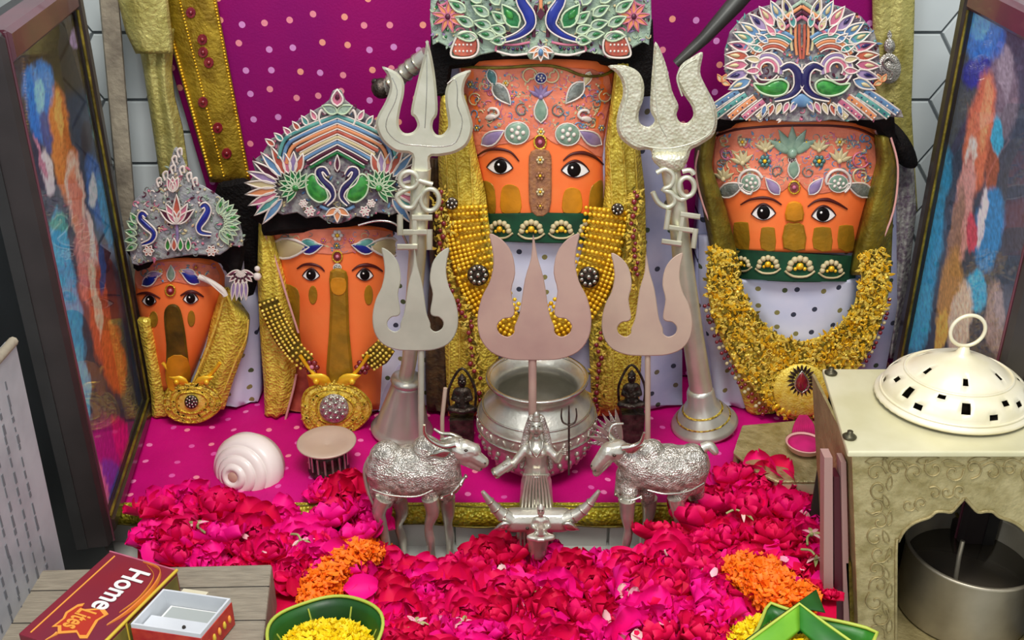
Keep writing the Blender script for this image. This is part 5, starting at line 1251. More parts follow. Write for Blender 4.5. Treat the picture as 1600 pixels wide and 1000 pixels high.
b_ = MB(); b_.ball(W(838, 668, YG-.001), (11.5*k, 11*k, 15*k), 14, 10); b_.ball(W(838, 671, YG-.0062), (2.3*k, 3*k, 4*k), 8, 6); b_.ball(W(838, 680, YG-.004), (5*k, 4*k, 4*k), 8, 6); b_.ball(W(831, 672, YG-.0045), (4*k, 3*k, 4*k), 8, 6); b_.ball(W(845, 672, YG-.0045), (4*k, 3*k, 4*k), 8, 6)
hd_ = organic(b_, 'head', 'silver', GD, .0006, 1)
for x in (833, 843): q = MB(); q.ball(W(x, 666, YG-.0062), (1.9*k, 1*k, 1.1*k), 8, 5); q.build('eye', 'dark_pewter', hd_)
q = MB(); q.tube([W(834, 678, YG-.0063), W(838, 679, YG-.0068), W(842, 678, YG-.0063)], .8*k, 6); q.build('mouth', 'dark_pewter', hd_)
b_ = MB()
for f in (-1, 1):
    lobe(b_, ((838+f*6, 655), (838+f*14, 672), 8, 6), .001); lobe(b_, ((838+f*14, 672), (838+f*20, 700), 6, 6), .002); lobe(b_, ((838+f*20, 700), (838+f*23, 730), 6, 4), .003)
b_.ball(W(838, 656, YG+.004), (13*k, 9*k, 9*k), 12, 8); organic(b_, 'hair', 'silver_embossed', GD, .0008, 1)
q = MB(); q.lathe([(0, 0), (8*k, 0), (9*k, 3*k), (5*k, 7*k), (6*k, 9*k), (2*k, 14*k), (0, 15*k)], W(838, 656, YG), 16); q.build('topknot', 'silver', GD)
for i in range(9):
    x = 814+i*6; q = MB(); q.tube(catmull([W(838+(x-838)*.6, 742, YG-.0105), W(838+(x-838)*.85, 775, YG-.0125), W(x, 815, YG-.014), W(x, 856, YG-.0155)], 4), 2.1*k, 6); q.build('skirt_pleat', 'silver', GD)
q = MB(); q.tube([W(838+19*cos(a), 742+3*sin(a), YG-.0095*sin(a)-.001) for a in [pi*i/14 for i in range(15)]], 3*k, 7); q.build('girdle', 'silver_embossed', GD)
q = MB(); q.tube(catmull([W(828, 690, YG-.006), W(830, 702, YG-.0095), W(838, 714, YG-.0105), W(846, 702, YG-.0095), W(848, 690, YG-.006)], 5), 1.6*k, 6); q.build('necklace', 'silver_smooth', GD)
q = MB(); q.tube([W(772, 741, YG-.012), W(800, 722, YG-.010)], 8*k, 12)
q.build('drum', 'silver', GD); q = MB(); q.tube([W(773, 740, YG-.0125), W(776, 738, YG-.0125)], 9*k, 12); q.build('drum_rim', 'silver_smooth', GD)
def fingers(par, x, y, Y, f):
    q = MB()
    q.ball(W(x, y, Y), (4.6*k, 3*k, 4.4*k), 8, 6); q.build('palm', 'silver', par)
    for i in range(4):
        q = MB(); yy = y-4+i*2.7; q.tube(catmull([W(x-f*2, yy, Y-.0012), W(x+f*2.5, yy-.5, Y-.0026), W(x+f*5, yy+.5, Y-.0012)], 3), [1.25*k*(1-.04*j-.05*abs(i-1)) for j in range(7)], 6); q.build('finger', 'silver', par)
    q = MB(); q.tube([W(x-f*3, y-3, Y-.001), W(x-f*1, y-7, Y-.003)], 1.4*k, 6); q.build('thumb', 'silver', par)
fingers(GD, 790, 731, YG-.011, -1); fingers(GD, 881, 706, YG-.011, 1)
tt = thing('miniature_trident', 'tiny dark trident upright in the silver goddess hand', 'trident', W(889, 742, YG-.012)); S = Flat(YG-.014)
q = MB(); q.stroke([(889, 742), (889, 700), (889, 662)], 1.6, S, 0, sm=2); q.build('shaft', 'dark_pewter', tt)
for pts in ([(889, 662), (889, 634)], [(889, 664), (880, 660), (877, 650), (878, 638)], [(889, 664), (898, 660), (901, 650), (900, 638)]): q = MB(); q.stroke(pts, (2, 1), S, 0, sm=4); q.build('prong', 'dark_pewter', tt)
# silver bull's head with long horns and a seated child figure at her feet
BH = thing('horned_bowl', 'silver bull head with long curved horns lying at the goddess feet', 'figurine', G(845, 872, LED)); YB = .622; kb = kpx(YB)
b_ = MB(); cap(b_, W(800, 812, YB), W(880, 812, YB), 20*kb, 20*kb); cap(b_, W(840, 815, YB), W(840, 862, YB-.004), 22*kb, 15*kb); organic(b_, 'head', 'silver', BH, .001, 2)
for pts in ([(798, 812), (780, 800), (766, 784), (754, 768)], [(882, 812), (904, 802), (922, 786), (936, 767)]):
    q = MB(); c_ = catmull([W(x, y, YB-.003) for x, y in pts], 6); q.tube(c_, [(13-10*i/(len(c_)-1))*kb for i in range(len(c_))], 12); q.build('horn', 'silver', BH)
    for j in (4, 8, 12): q = MB(); q.tube([c_[j]+(c_[j+1]-c_[j])*.0, c_[j]+(c_[j+1]-c_[j])*.4], (14.5-10*j/(len(c_)-1))*kb, 12); q.build('horn_ring', 'silver_smooth', BH)
for f in (-1, 1): q = MB(); q.plate(leaf(838+f*40, 818, 30, 14, 90-f*110), Flat(YB-.009), .003, 0, .3, dome=.001); q.build('ear', 'silver_smooth', BH)
for f in (-1, 1): q = MB(); q.ball(W(840+f*16, 826, YB-.0095), (3*kb, 2*kb, 2*kb), 8, 5); q.build('eye', 'dark_pewter', BH)
def seated(lb, nm, cx, y0, y1, Y, m_, cat='statuette', seat_z=None, pedestal=False):
    s_ = (y1-y0)/60.; kk = kpx(Y)*s_; t_ = thing(nm, lb, cat, W(cx, y1, Y)); b_ = MB(); Z = lambda x, y, d=0: W(cx+x*s_, y0+y*s_, Y+d*s_)
    cap(b_, Z(0, 42), Z(0, 24), 11*kk, 8.5*kk); cap(b_, Z(-6, 22), Z(6, 22), 6*kk, 6*kk)
    for f in (-1, 1): cap(b_, Z(f*6, 46, -.002), Z(f*18, 50, -.009), 6*kk, 5*kk); cap(b_, Z(f*18, 50, -.009), Z(-f*4, 54, -.013), 5*kk, 3.5*kk); cap(b_, Z(f*10, 22), Z(f*14, 34, -.002), 3.6*kk, 3*kk); cap(b_, Z(f*14, 34, -.002), Z(f*5, 38, -.009), 3*kk, 2.4*kk)
    cap(b_, Z(0, 18), Z(0, 14), 3.5*kk, 3.5*kk); organic(b_, 'body', m_, t_, .0009*max(1, s_*.8), 1)
    b_ = MB(); b_.ball(Z(0, 9), (6.5*kk, 6.5*kk, 8*kk), 12, 8); b_.ball(Z(0, 10.5, -.0032), (1.3*kk, 2*kk, 2*kk), 6, 5); h_ = organic(b_, 'head', m_, t_, .0006*max(1, s_*.8), 0)
    for f in (-1, 1): q = MB(); q.ball(Z(f*2.6, 8, -.0031), 1*kk, 6, 4); q.build('eye', 'eye_black' if m_ == 'silver' else 'silver', h_)
    q = MB(); q.lathe([(0, 0), (6*kk, 0), (6.5*kk, 2*kk), (4*kk, 5*kk), (1.5*kk, 9*kk), (0, 10*kk)], Z(0, 5), 14); q.build('crown_cap', m_, t_)
    if pedestal:
        c_ = Z(0, 60); zb = .0045; q = MB(); q.box((c_.x, c_.y-.002, (c_.z+zb)/2+.001), (34*kk, .022*s_, c_.z-zb+.006)); q.build('pedestal', m_, t_)
        q = MB(); q.tube(catmull([Z(-18, 56, .006), Z(-20, 20, .007), Z(0, -12, .008), Z(20, 20, .007), Z(18, 56, .006)], 6), 2*kk, 7); q.build('arch', m_, t_)
    return t_
seated('tiny seated silver child figure in front of the bull head', 'child_statuette', 845, 790, 850, .606, 'silver')
seated('dark pewter seated deity statuette between the tall plain trident and the pot', 'pewter_statuette', 722, 588, 650, .752, 'dark_pewter', pedestal=True)
seated('dark pewter seated deity statuette right of the pot, beside the thin stem', 'pewter_statuette', 987, 582, 642, .752, 'dark_pewter', pedestal=True)
bl = thing('hand_bell', 'small silver bell with thin upright handle behind the left cow head', 'bell', (W(690, 680, .69).x, .69, .0045)); bp_ = Vector(bl.location); q = MB()
q.lathe([(.0, .0), (.0145, 0), (.0135, .004), (.0125, .012), (.0095, .020), (.004, .0245), (0, .025)], bp_, 28); q.build('cup', 'silver_smooth', bl)
q = MB(); q.tube([bp_+Vector((0, 0, .024)), bp_+Vector((.001, 0, .06)), bp_+Vector((.004, .002, .085))], .0016, 8); q.build('handle', 'matte_brass', bl)
fan = thing('silver_fan', 'small ribbed silver fan leaning behind the right cow head', 'fan', W(940, 700, .69)); S = Flat(.69)
for i in range(8): q = MB(); q.plate(leaf(972, 694, 58, 10, 178-i*11), S, .002, i*.0003, .3); q.build('rib', 'silver' if i % 2 else 'silver_embossed', fan)

# ---- conch
cn = G(382, 778, .006); CN = thing('conch_shell', 'white spiral conch shell lying on the magenta cloth at the left', 'shell', cn); k = kpx(.70)
cc = W(382, 736, .70); ax = Vector((-.36, -.90, .25)).normalized(); rt = Vector((0, 0, 1)).rotation_difference(ax).to_matrix(); Rr = 61*k; q = MB(); prof = []
whorl = [(1.0, -.75), (1.0, -.1), (.86, .22), (.80, .26), (.66, .40), (.60, .43), (.47, .54), (.42, .56), (.31, .65), (.27, .67), (.17, .75)]
prof = [(0, -1.25), (.3, -1.2), (.62, -1.0), (.88, -.72), (1.0, -.35), (.99, -.08), (.90, .14), (.80, .26), (.77, .25), (.78, .31), (.68, .40), (.58, .46), (.555, .45), (.56, .5), (.48, .57), (.38, .62), (.36, .61), (.36, .66), (.28, .72), (.21, .74), (.20, .72), (.16, .70), (.10, .62), (0, .60)]
P_ = []
for i in range(60):
    a = 2*pi*i/60; row = []
    for r_, z_ in prof:
        tw = a-z_*1.2; rr = r_*Rr*(1+.035*cos(a*1-.6)*(r_ > .5)); row.append(cc+rt @ Vector((rr*cos(tw), rr*sin(tw)*.93, z_*Rr*.75)))
    P_.append(row)
q.grid(P_, True, False); q.build('whorls', 'shell', CN)
q = MB(); q.ball(cc+ax*Rr*.75*.64, (.0052, .0052, .002), 12, 6, rt); q.build('apex', 'shell_inner', CN)
q = MB(); q.tube(catmull([W(374, 778, .69), W(360, 778, .68), W(346, 776, .676), W(332, 774, .672)], 5), [.012, .0108, .0098, .0086, .0075, .0066, .0058, .005, .0045, .004, .0036, .0032, .003, .003, .003, .003], 14); q.build('siphon', 'shell_inner', CN)
# ---- cup under the larger medallion
cx_ = W(515, 740, .705); CU = thing('brass_cup', 'flared brass cup with ribbed dark foot under the larger medallion', 'cup', (cx_.x, .705, .0045)); q = MB(); p0 = Vector(CU.location)
q.lathe([(0, .020), (.010, .021), (.018, .024), (.0228, .0265), (.0235, .028), (.0225, .0285), (.016, .0275), (0, .0245)], p0, 40); q.build('bowl', 'matte_brass', CU)
q = MB(); q.lathe([(0, 0), (.0155, 0), (.0165, .003), (.0148, .006), (.014, .016), (.0152, .0215), (0, .022)], p0, 32); q.build('foot', 'dark_pewter', CU)
for i in range(16): a = 2*pi*i/16; q = MB(); q.tube([p0+Vector((.0150*cos(a), .0150*sin(a), .006)), p0+Vector((.0150*cos(a), .0150*sin(a), .020))], .001, 5); q.build('rib', 'silver', CU)

# ============================================================ FLOWERS
def sstep(a, b, x): t = min(1, max(0, (x-a)/(b-a))); return t*t*(3-2*t)
def hz(px, py):                                         # height of the flower heap at a traced place
    c = sstep(560, 620, px)*(1-sstep(940, 1010, px))
    zc = LED+.006+max(0, py-860)/140*.050
    zs = .004+max(0, py-800)/200*.022
    return zc*c+zs*(1-c)
def htop(px):                                           # far edge of the heap
    pts = [(205, 810), (230, 780), (300, 775), (370, 800), (400, 815), (480, 805), (540, 762), (575, 800), (610, 885), (700, 892), (760, 872), (860, 868), (900, 890), (990, 876), (1040, 815), (1120, 775), (1150, 745), (1215, 748), (1260, 790), (1290, 815), (1330, 830)]
    for a, b in zip(pts, pts[1:]):
        if px <= b[0]: return a[1]+(b[1]-a[1])*max(0, px-a[0])/(b[0]-a[0])
    return pts[-1][1]
m = MB(); P_ = []
for i in range(57):
    px = 215+i*19.5; row = []; t0 = htop(px)+22
    for j in range(20):
        py = t0+((880 if px < 425 else 1075)-t0)*j/19; g_ = G(px, py, hz(px, py)-.006+.0015*sin(px*.11)*sin(py*.13))
        if j == 0: row.append(Vector((g_.x, g_.y+.004, LED+.0005 if g_.y < .65 else .004)))
        row.append(g_)
    P_.append(row)
m.grid(P_)
hb = m.build('petal_bed', 'petal_crimson')
tag(hb, 'bed of crushed crimson rose petals under all the rose heads', 'petals', kind='stuff')
def petal_mesh(L_, Wd, cup, curl, frill, sd):
    rn = random.Random(sd); q = MB(); P = []
    for i in range(9):
        v = sin(pi/2*i/8); row = []
        for j in range(7):
            u = j/6*2-1; w_ = Wd*.54*(.16+.84*sin(pi*v**.78)**.55 if v < .999 else .16)
            fr = frill*v*v*(sin(u*6+sd)+.6*sin(u*11+sd*2))
            row.append((u*w_, v*L_+fr*.5, cup*u*u*L_*.35*(.3+v)+curl*L_*v*v*.45+fr*.7))
        P.append(row)
    q.grid(P); o = q.build('p', 'petal_pink'); me = o.data
    me.transform(Matrix.Translation(Vector(o['_w'])))
    bpy.data.objects.remove(o); return me
pm = {}
for c_ in ('petal_pink', 'petal_magenta', 'petal_crimson'):
    pm[c_] = []
    for i in range(5):
        me = petal_mesh(.0165+.0015*(i % 3), .0165+.002*(i % 2), .55+.15*(i % 3), .5-.25*(i % 3), .0011, i*3+len(c_)); me.materials.clear(); me.materials.append(MT[c_]); pm[c_].append(me)
q = MB()
for i in range(7): a = i*.9; q.ball((.0018*cos(a), .0018*sin(a), .002+.0003*i), (.0012, .0012, .0022), 6, 4)
o = q.build('p', 'sepal'); core = o.data; core.transform(Matrix.Translation(Vector(o['_w']))); bpy.data.objects.remove(o)
def rose(kind, rn):
    t = thing('rose', 'x', 'rose', (0, 0, 0)); ps = pm[kind]
    for n, tilt, sc, r0, off in ((7, 12, 1.06, .002, 0), (6, 38, .92, .002, .4), (5, 62, .75, .0012, .9), (4, 80, .5, .0006, .2)):
        for i in range(n):
            c = bpy.data.objects.new('petal', rn.choice(ps)); COL.objects.link(c); c.parent = t
            a = 2*pi*i/n+off+rn.uniform(-.2, .2); tl = radians(tilt+rn.uniform(-10, 10)); s_ = sc*rn.uniform(.88, 1.12)
            M_ = Matrix.Rotation(a-pi/2, 4, 'Z') @ Matrix.Translation((0, r0, .001+.0012*off)) @ Matrix.Rotation(tl, 4, 'X') @ Matrix.Rotation(rn.uniform(-.25, .25), 4, 'Y') @ Matrix.Scale(s_, 4)
            c.matrix_local = M_
    return t
rn = random.Random(21)
proto = {k: [rose(k, rn) for _ in range(3)] for k in pm}
used = set(); HEADS = []
RL = []
def add(lst, region): RL.extend([(x, y, r_, region) for x, y, r_ in lst])
add([(252, 806, 36), (288, 848, 44), (332, 806, 40), (345, 852, 34), (236, 852, 28), (300, 785, 30), (360, 790, 22), (402, 838, 40), (445, 822, 32), (474, 858, 42), (420, 872, 36), (520, 822, 40), (545, 780, 36), (562, 848, 36),
     (505, 775, 24), (500, 892, 38), (462, 902, 30), (380, 870, 26), (575, 815, 30), (275, 880, 30), (320, 885, 28), (370, 893, 20), (532, 905, 30)], 'L')
add([(1150, 758, 36), (1192, 764, 40), (1165, 806, 42), (1112, 806, 40), (1222, 806, 38), (1068, 822, 42), (1034, 846, 36), (1205, 850, 40), (1250, 850, 36), (1130, 848, 36), (1270, 900, 28), (1268, 815, 26), (1090, 795, 26), (1290, 850, 18), (1292, 930, 18), (1240, 780, 24), (1165, 885, 30), (1285, 880, 24), (1100, 850, 34)], 'R')
add([(768, 878, 38), (812, 874, 40), (858, 884, 36), (612, 900, 36), (655, 908, 34), (700, 902, 36), (735, 900, 34), (900, 905, 38), (945, 900, 40), (990, 895, 40), (1050, 885, 44), (1092, 898, 36)], 'C')
for j, y in enumerate((938, 975, 1012, 1048)):
    for i in range(11):
        x = 602+i*54+(27 if j % 2 else 0)
        if x > 1150-(y > 960)*20: continue
        RL.append((x+rn.uniform(-10, 10), y+rn.uniform(-8, 8), rn.uniform(32, 44), 'C'))
RN = {'L': 'in the heap below the white conch shell', 'R': 'in the heap in front of the brass stand at the right', 'C': 'in the middle heap in front of the two silver cows'}
KD = {'petal_pink': 'deep pink rose head', 'petal_magenta': 'bright magenta rose head', 'petal_crimson': 'dark crimson rose head'}
for x, y, r_, rg in RL:
    k = rn.choices(('petal_pink', 'petal_magenta', 'petal_crimson'), (.5, .28, .22))[0]; i = rn.randrange(3); p = proto[k][i]
    o = p if (k, i) not in used else copy_tree(p); used.add((k, i))
    z = hz(x, y); o.location = G(x, y+4, z); s_ = 1.15*r_/ppm(o.location)/.0165
    o.scale = (s_, s_, s_*rn.uniform(.75, .95)); o.rotation_euler = (rn.uniform(-.1, .75), rn.uniform(-.45, .45), rn.uniform(0, 6.28))
    HEADS.append((rg, y, x, KD[k], o))
for k in proto:
    for i, p in enumerate(proto[k]):
        if (k, i) not in used:
            for c in list(p.children): bpy.data.objects.remove(c)
            bpy.data.objects.remove(p)
ORD = 'first second third fourth fifth sixth seventh eighth ninth tenth eleventh twelfth thirteenth fourteenth'.split()
HN = {'L': 'left heap', 'R': 'right heap', 'C': 'middle heap'}
for rg in 'LRC':
    hs = sorted([h for h in HEADS if h[0] == rg], key=lambda h: h[1]); rows_ = []
    for h in hs:
        if not rows_ or h[1]-rows_[-1][0][1] > 32: rows_.append([h])
        else: rows_[-1].append(h)
    for i, rw in enumerate(rows_):
        nm_ = 'back row' if i == 0 else ('front row' if i == len(rows_)-1 else ORD[i]+' row')
        for j, h in enumerate(sorted(rw, key=lambda h: h[2])):
            h[4]['label'] = '%s, %s from left in the %s of the %s' % (h[3], ORD[j], nm_, HN[rg]); h[4]['group'] = 'rose heads in the '+HN[rg]
# loose petals strewn over the heap
def loose(n, mt, seed, lb, cat='petals', sz=(.013, .022), zoff=.004, top=-12):
    rn_ = random.Random(seed); q = MB()
    for _ in range(n):
        x = rn_.uniform(222, 1298); t_ = htop(x)+top; y = t_+(1060-t_)*rn_.random()**.8; 
        if (x < 436 and y > 876-(x-60)*.02) or hypot((x-508)/88, (y-1000)/88) < 1 or hypot((x-1255)/100, (y-1010)/88) < 1: continue
        if x > 1285 and y > 800: continue
        c = G(x, y, max(LED, hz(x, y)-.002)+rn_.random()*zoff*2.2+zoff*.5); L_ = rn_.uniform(*sz); Wd = L_*rn_.uniform(.6, .95)
        M_ = Matrix.Rotation(rn_.uniform(0, 6.28), 3, 'Z') @ Matrix.Rotation(rn_.uniform(-.9, 1.1), 3, 'X') @ Matrix.Rotation(rn_.uniform(-.6, .6), 3, 'Y'); P = []
        cu = rn_.uniform(.1, .5)
        for i in range(6):
            v = sin(pi/2*i/5); w_ = Wd*.52*(.2+.8*sin(pi*v**.8)**.55 if v < .999 else .2); fr = rn_.uniform(-.04, .04)*L_
            P.append([c+M_ @ Vector((u*w_, (v-.5)*L_, cu*L_*(u*u*.5+v*v*.5)+fr*u)) for u in (-1, -.5, 0, .5, 1)])
        q.grid(P)
    return tag(q.build('loose_petals', mt), lb, cat, kind='stuff')
loose(480, 'petal_magenta', 1, 'bright magenta loose petals strewn through the rose heaps')
loose(460, 'petal_pink', 2, 'deep pink loose petals strewn through the rose heaps')
loose(260, 'petal_crimson', 3, 'dark crimson loose petals strewn through the rose heaps')
loose(70, 'petal_pale', 4, 'pale pink petal bases and scraps lying on the rose heaps', sz=(.004, .011), zoff=.009, top=15)
# stray sepals and stems
LS = [(308, 820, 'below the conch shell'), (470, 845, 'left of the orange marigold strip'), (650, 975, 'at the left front of the middle heap'), (700, 898, 'under the left cow'), (850, 930, 'in front of the child figure'),
      (725, 975, 'in the middle front of the heap'), (1160, 800, 'on the right heap under the brass stand'), (1275, 870, 'at the right edge of the right heap'), (1268, 835, 'beside the thin boards at the right')]
for i, (x, y, wh) in enumerate(LS):
    c = G(x, y, hz(x, y)+.017); t = thing('sepal_cluster', 'small pale green stem with sepals '+wh, 'sepal', c)
    a0 = rn.uniform(0, 6); q = MB(); q.tube(catmull([c, c+Vector((.006*cos(a0), .006*sin(a0), .001)), c+Vector((.012*cos(a0+.3), .012*sin(a0+.3), -.001))], 3), .0009, 6); q.ball(c, .0017, 7, 5); q.build('stem', 'sepal', t)
    for j in range(5):
        a = a0+pi+(j-2)*.7; q = MB(); d = Vector((cos(a), sin(a), .25)); n = Vector((-sin(a), cos(a), 0)); L_ = rn.uniform(.007, .011)
        q.grid([[c+d*L_*v+n*.0015*sin(pi*(v*.85+.1))*u+Vector((0, 0, -.004*v*v+abs(u)*.0006)) for u in (-1, 0, 1)] for v in (0, .25, .5, .75, 1)]); q.build('sepal_leaf', 'sepal' if j % 2 else 'petal_pale', t)
# marigold heaps
def marigold(nm, lb, mt, spine, hw, n, zb, h, seed, sz=(.0035, .007)):
    rn_ = random.Random(seed); q = MB(); sp = sm(spine, 6, False)
    for _ in range(n):
        k = rn_.randrange(len(sp)); e = min(k, len(sp)-1-k)/len(sp); w_ = hw*min(1, .55+e*2.2); a = rn_.uniform(0, 6.28); r_ = sqrt(rn_.random())
        x, y = sp[k][0]+w_*r_*cos(a), sp[k][1]+w_*.62*r_*sin(a); z = zb+h*(1-r_*r_)*rn_.uniform(.6, 1.05)
        c = G(x, y, hz(x, y)+z); L_ = rn_.uniform(*sz); M_ = Matrix.Rotation(rn_.uniform(0, 6.28), 3, 'Z') @ Matrix.Rotation(rn_.uniform(-.4, 1.2), 3, 'X'); P = []
        for i in range(3):
            v = i/2; P.append([c+M_ @ Vector((u*L_*.33*(.5+v*.6), (v-.5)*L_, L_*.35*(u*u*.6+v*v*.6))) for u in (-1, 0, 1)])
        q.grid(P)
    return tag(q.build(nm, mt), lb, 'petals', kind='stuff')
marigold('marigold_petals', 'strip of orange marigold petals behind the left leaf bowl', 'marigold_orange', [(490, 945), (510, 905), (535, 878), (565, 862), (588, 866)], 40, 2300, .004, .020, 1)
marigold('marigold_petals', 'heap of orange marigold petals behind the green leaf at the right', 'marigold_orange', [(1160, 885), (1185, 905), (1210, 925), (1250, 945)], 54, 3600, .004, .024, 2)
marigold('marigold_petals', 'yellow marigold petals spilled left of the green leaf at the right', 'marigold_yellow', [(1195, 985), (1180, 1010), (1200, 1040)], 48, 2400, .004, .020, 3)
# leaf bowls
def leaf_bowl(lb, c, r_, zb, h, petals_lb, seed, square=0, m1='leaf_dark'):
    t = thing('leaf_bowl', lb, 'bowl', (c[0], c[1], zb)); P = []; n = 48; rn_ = random.Random(seed)
    for i in range(n):
        a = 2*pi*i/n; row = []
        rr = r_*(1+square*(max(abs(cos(a+.5)), abs(sin(a+.5)))**-1-1.15)) if square else r_*(1+.02*sin(5*a))
        for k, (f, z) in enumerate(((.0, 0), (.45, 0), (.60, .08), (.76, .45), (.9, .8), (1, 1.0), (1.025, .98), (.93, .74), (.79, .38), (.64, -.02))):
            row.append(Vector((c[0]+rr*f*cos(a), c[1]+rr*f*sin(a), zb+h*z*(1+(.1*sin(2*a+1) if k > 2 else 0)))))
        P.append(row)
    q = MB(); q.grid(P, True, False); q.build('cup', m1, t)
    q = MB(); q.tube([P[i][5]+Vector((0, 0, .0004)) for i in range(n)], .0011, 6, True); q.build('rim', 'leaf_rim', t)
    for i in range(7):
        a = 2*pi*i/7+.2; q = MB(); q.tube([Vector((c[0]+r_*f*cos(a+f*.1), c[1]+r_*f*sin(a+f*.1), zb+h*z+.0007)) for f, z in ((.5, .0), (.60, .08), (.76, .45), (.9, .8))], .0006, 5); q.build('vein', 'leaf_rim', t)
    q = MB()
    for _ in range(2600):
        a = rn_.uniform(0, 6.28); f = sqrt(rn_.random()); rr = r_*.84; x, y = c[0]+rr*f*cos(a), c[1]-r_*.12+rr*f*sin(a)*.9; z = zb+h*.55+.012*(1-f*f)*rn_.uniform(.5, 1.05)
        L_ = rn_.uniform(.0035, .0075); M_ = Matrix.Rotation(rn_.uniform(0, 6.28), 3, 'Z') @ Matrix.Rotation(rn_.uniform(-.4, 1.2), 3, 'X'); cc_ = Vector((x, y, z))
        q.grid([[cc_+M_ @ Vector((u*L_*.33*(.5+v*.6), (v-.5)*L_, L_*.35*(u*u*.6+v*v*.6))) for u in (-1, 0, 1)] for v in (0, .5, 1)])
    tag(q.build('marigold_petals', 'marigold_yellow'), petals_lb, 'petals', kind='stuff')
    return t
c_ = G(508, 990, .055); leaf_bowl('dark green leaf bowl with pale rim holding yellow petals, at the front left', (c_.x, c_.y), .0335, .027, .028, 'yellow marigold petals heaped in the left leaf bowl', 1)
c_ = G(1262, 1018, .056); leaf_bowl('squarish green leaf bowl holding yellow petals, at the front right', (c_.x, c_.y), .036, .027, .029, 'yellow marigold petals heaped in the right leaf bowl', 2, 1., 'leaf_green')
LF = thing('green_leaf', 'bright green folded leaf with pointed tip beside the right orange petals', 'leaf', G(1248, 960, .045))
def sheet(par, nm, cor, mt, bump_=.002):
    q = MB(); P = []
    for i in range(9):
        row = []
        for j in range(9):
            u, v = i/8, j/8; p = cor[0]*(1-u)*(1-v)+cor[1]*u*(1-v)+cor[2]*u*v+cor[3]*(1-u)*v; p = p+Vector((0, 0, bump_*sin(pi*u)*sin(pi*v))); row.append(p)
        P.append(row)
    q.shell([[p for p in r_] for r_ in P], .0008); return q.build(nm, mt, par)
sheet(LF, 'left_blade', [G(1166, 1008, .062), G(1249, 944, .066), G(1250, 985, .060), G(1200, 1030, .056)], 'leaf_light')
sheet(LF, 'right_blade', [G(1249, 944, .066), G(1336, 1008, .062), G(1300, 1030, .058), G(1250, 985, .060)], 'leaf_green')
sheet(LF, 'back_blade', [G(1160, 1004, .061), G(1276, 922, .064), G(1290, 958, .060), G(1249, 950, .063)], 'leaf_dark')
q = MB(); q.tube([G(1160, 1008, .0625), G(1205, 975, .0645), G(1249, 943, .0665), G(1290, 974, .0645), G(1338, 1008, .0625)], .0009, 6); q.build('leaf_edge', 'leaf_rim', LF)

# ============================================================ FRONT LEFT: BLOCK AND MATCHBOXES
ZB = .048
def hex_pts(q, top, z0): q.hexa([Vector((p.x, p.y, z0)) for p in top], top)
bk_ = thing('wooden_block', 'weathered grey-brown wooden block carrying the two matchboxes, front left', 'block', G(230, 960, LED))
tp = [G(64, 890, ZB), G(425, 881, ZB), G(403, 1080, ZB), G(-120, 1080, ZB)]
q = MB(); hex_pts(q, tp, LED+.0005); o = q.build('body', 'wood', bk_); md = o.modifiers.new('b', 'BEVEL'); md.width = .0015; md.segments = 2
for i in range(3):
    q = MB(); a, b = tp[0].lerp(tp[3], .2+.28*i), tp[1].lerp(tp[2], .2+.28*i)
    q.tube([a+Vector((0, 0, .0001)), b+Vector((0, 0, .0001))], .0004, 4); q.build('board_joint', 'dark_brown', bk_)
MBX = thing('matchbox', 'large maroon matchbox with white and yellow lettering lying closed on the wooden block', 'matchbox', G(120, 960, ZB))
zt = ZB+.019
A_, B_, C2 = G(172, 861, zt), G(277, 891, zt), G(92, 1000, zt); D_ = A_+(C2-B_)
e1 = (B_-A_).normalized(); e2 = (C2-B_); e2 = (e2-e1*e2.dot(e1)).normalized(); wL = (B_-A_).length; lL = (C2-B_).length
Q_ = lambda u, v, z=zt: A_+e1*u*wL+e2*v*lL+Vector((0, 0, z-zt))
q = MB(); q.hexa([Q_(u, v, ZB+.0006) for u, v in ((0, 0), (1, 0), (1, 1), (0, 1))], [Q_(u, v, zt) for u, v in ((0, 0), (1, 0), (1, 1), (0, 1))]); sl = q.build('sleeve', 'card_maroon', MBX)
md = sl.modifiers.new('b', 'BEVEL'); md.width = .0008; md.segments = 2
q = MB(); q.hexa([Q_(u, v, ZB+.003) for u, v in ((1, .02), (1.008, .02), (1.008, .98), (1, .98))], [Q_(u, v, zt-.003) for u, v in ((1, .02), (1.008, .02), (1.008, .98), (1, .98))]); q.build('striking_side', 'card_olive', MBX)
q = MB()
q.tube([Q_(.996, 0, zt+.0001), Q_(.996, 1, zt+.0001)], .0011, 6); q.tube([Q_(1.004, .62, ZB+.004), Q_(1.004, .62, zt-.001)], .0008, 5)
q.build('yellow_edge', 'card_yellow', MBX)
q = MB(); q.tube([Q_(.12, .04, zt+.0001), Q_(.12, .96, zt+.0001)], .0006, 5); q.build('yellow_line', 'ink_orange', MBX)
q = MB(); q.tube([Q_(0, .003, zt), Q_(1, .003, zt)], .0006, 5); q.build('pale_edge', 'foil_pink', MBX)
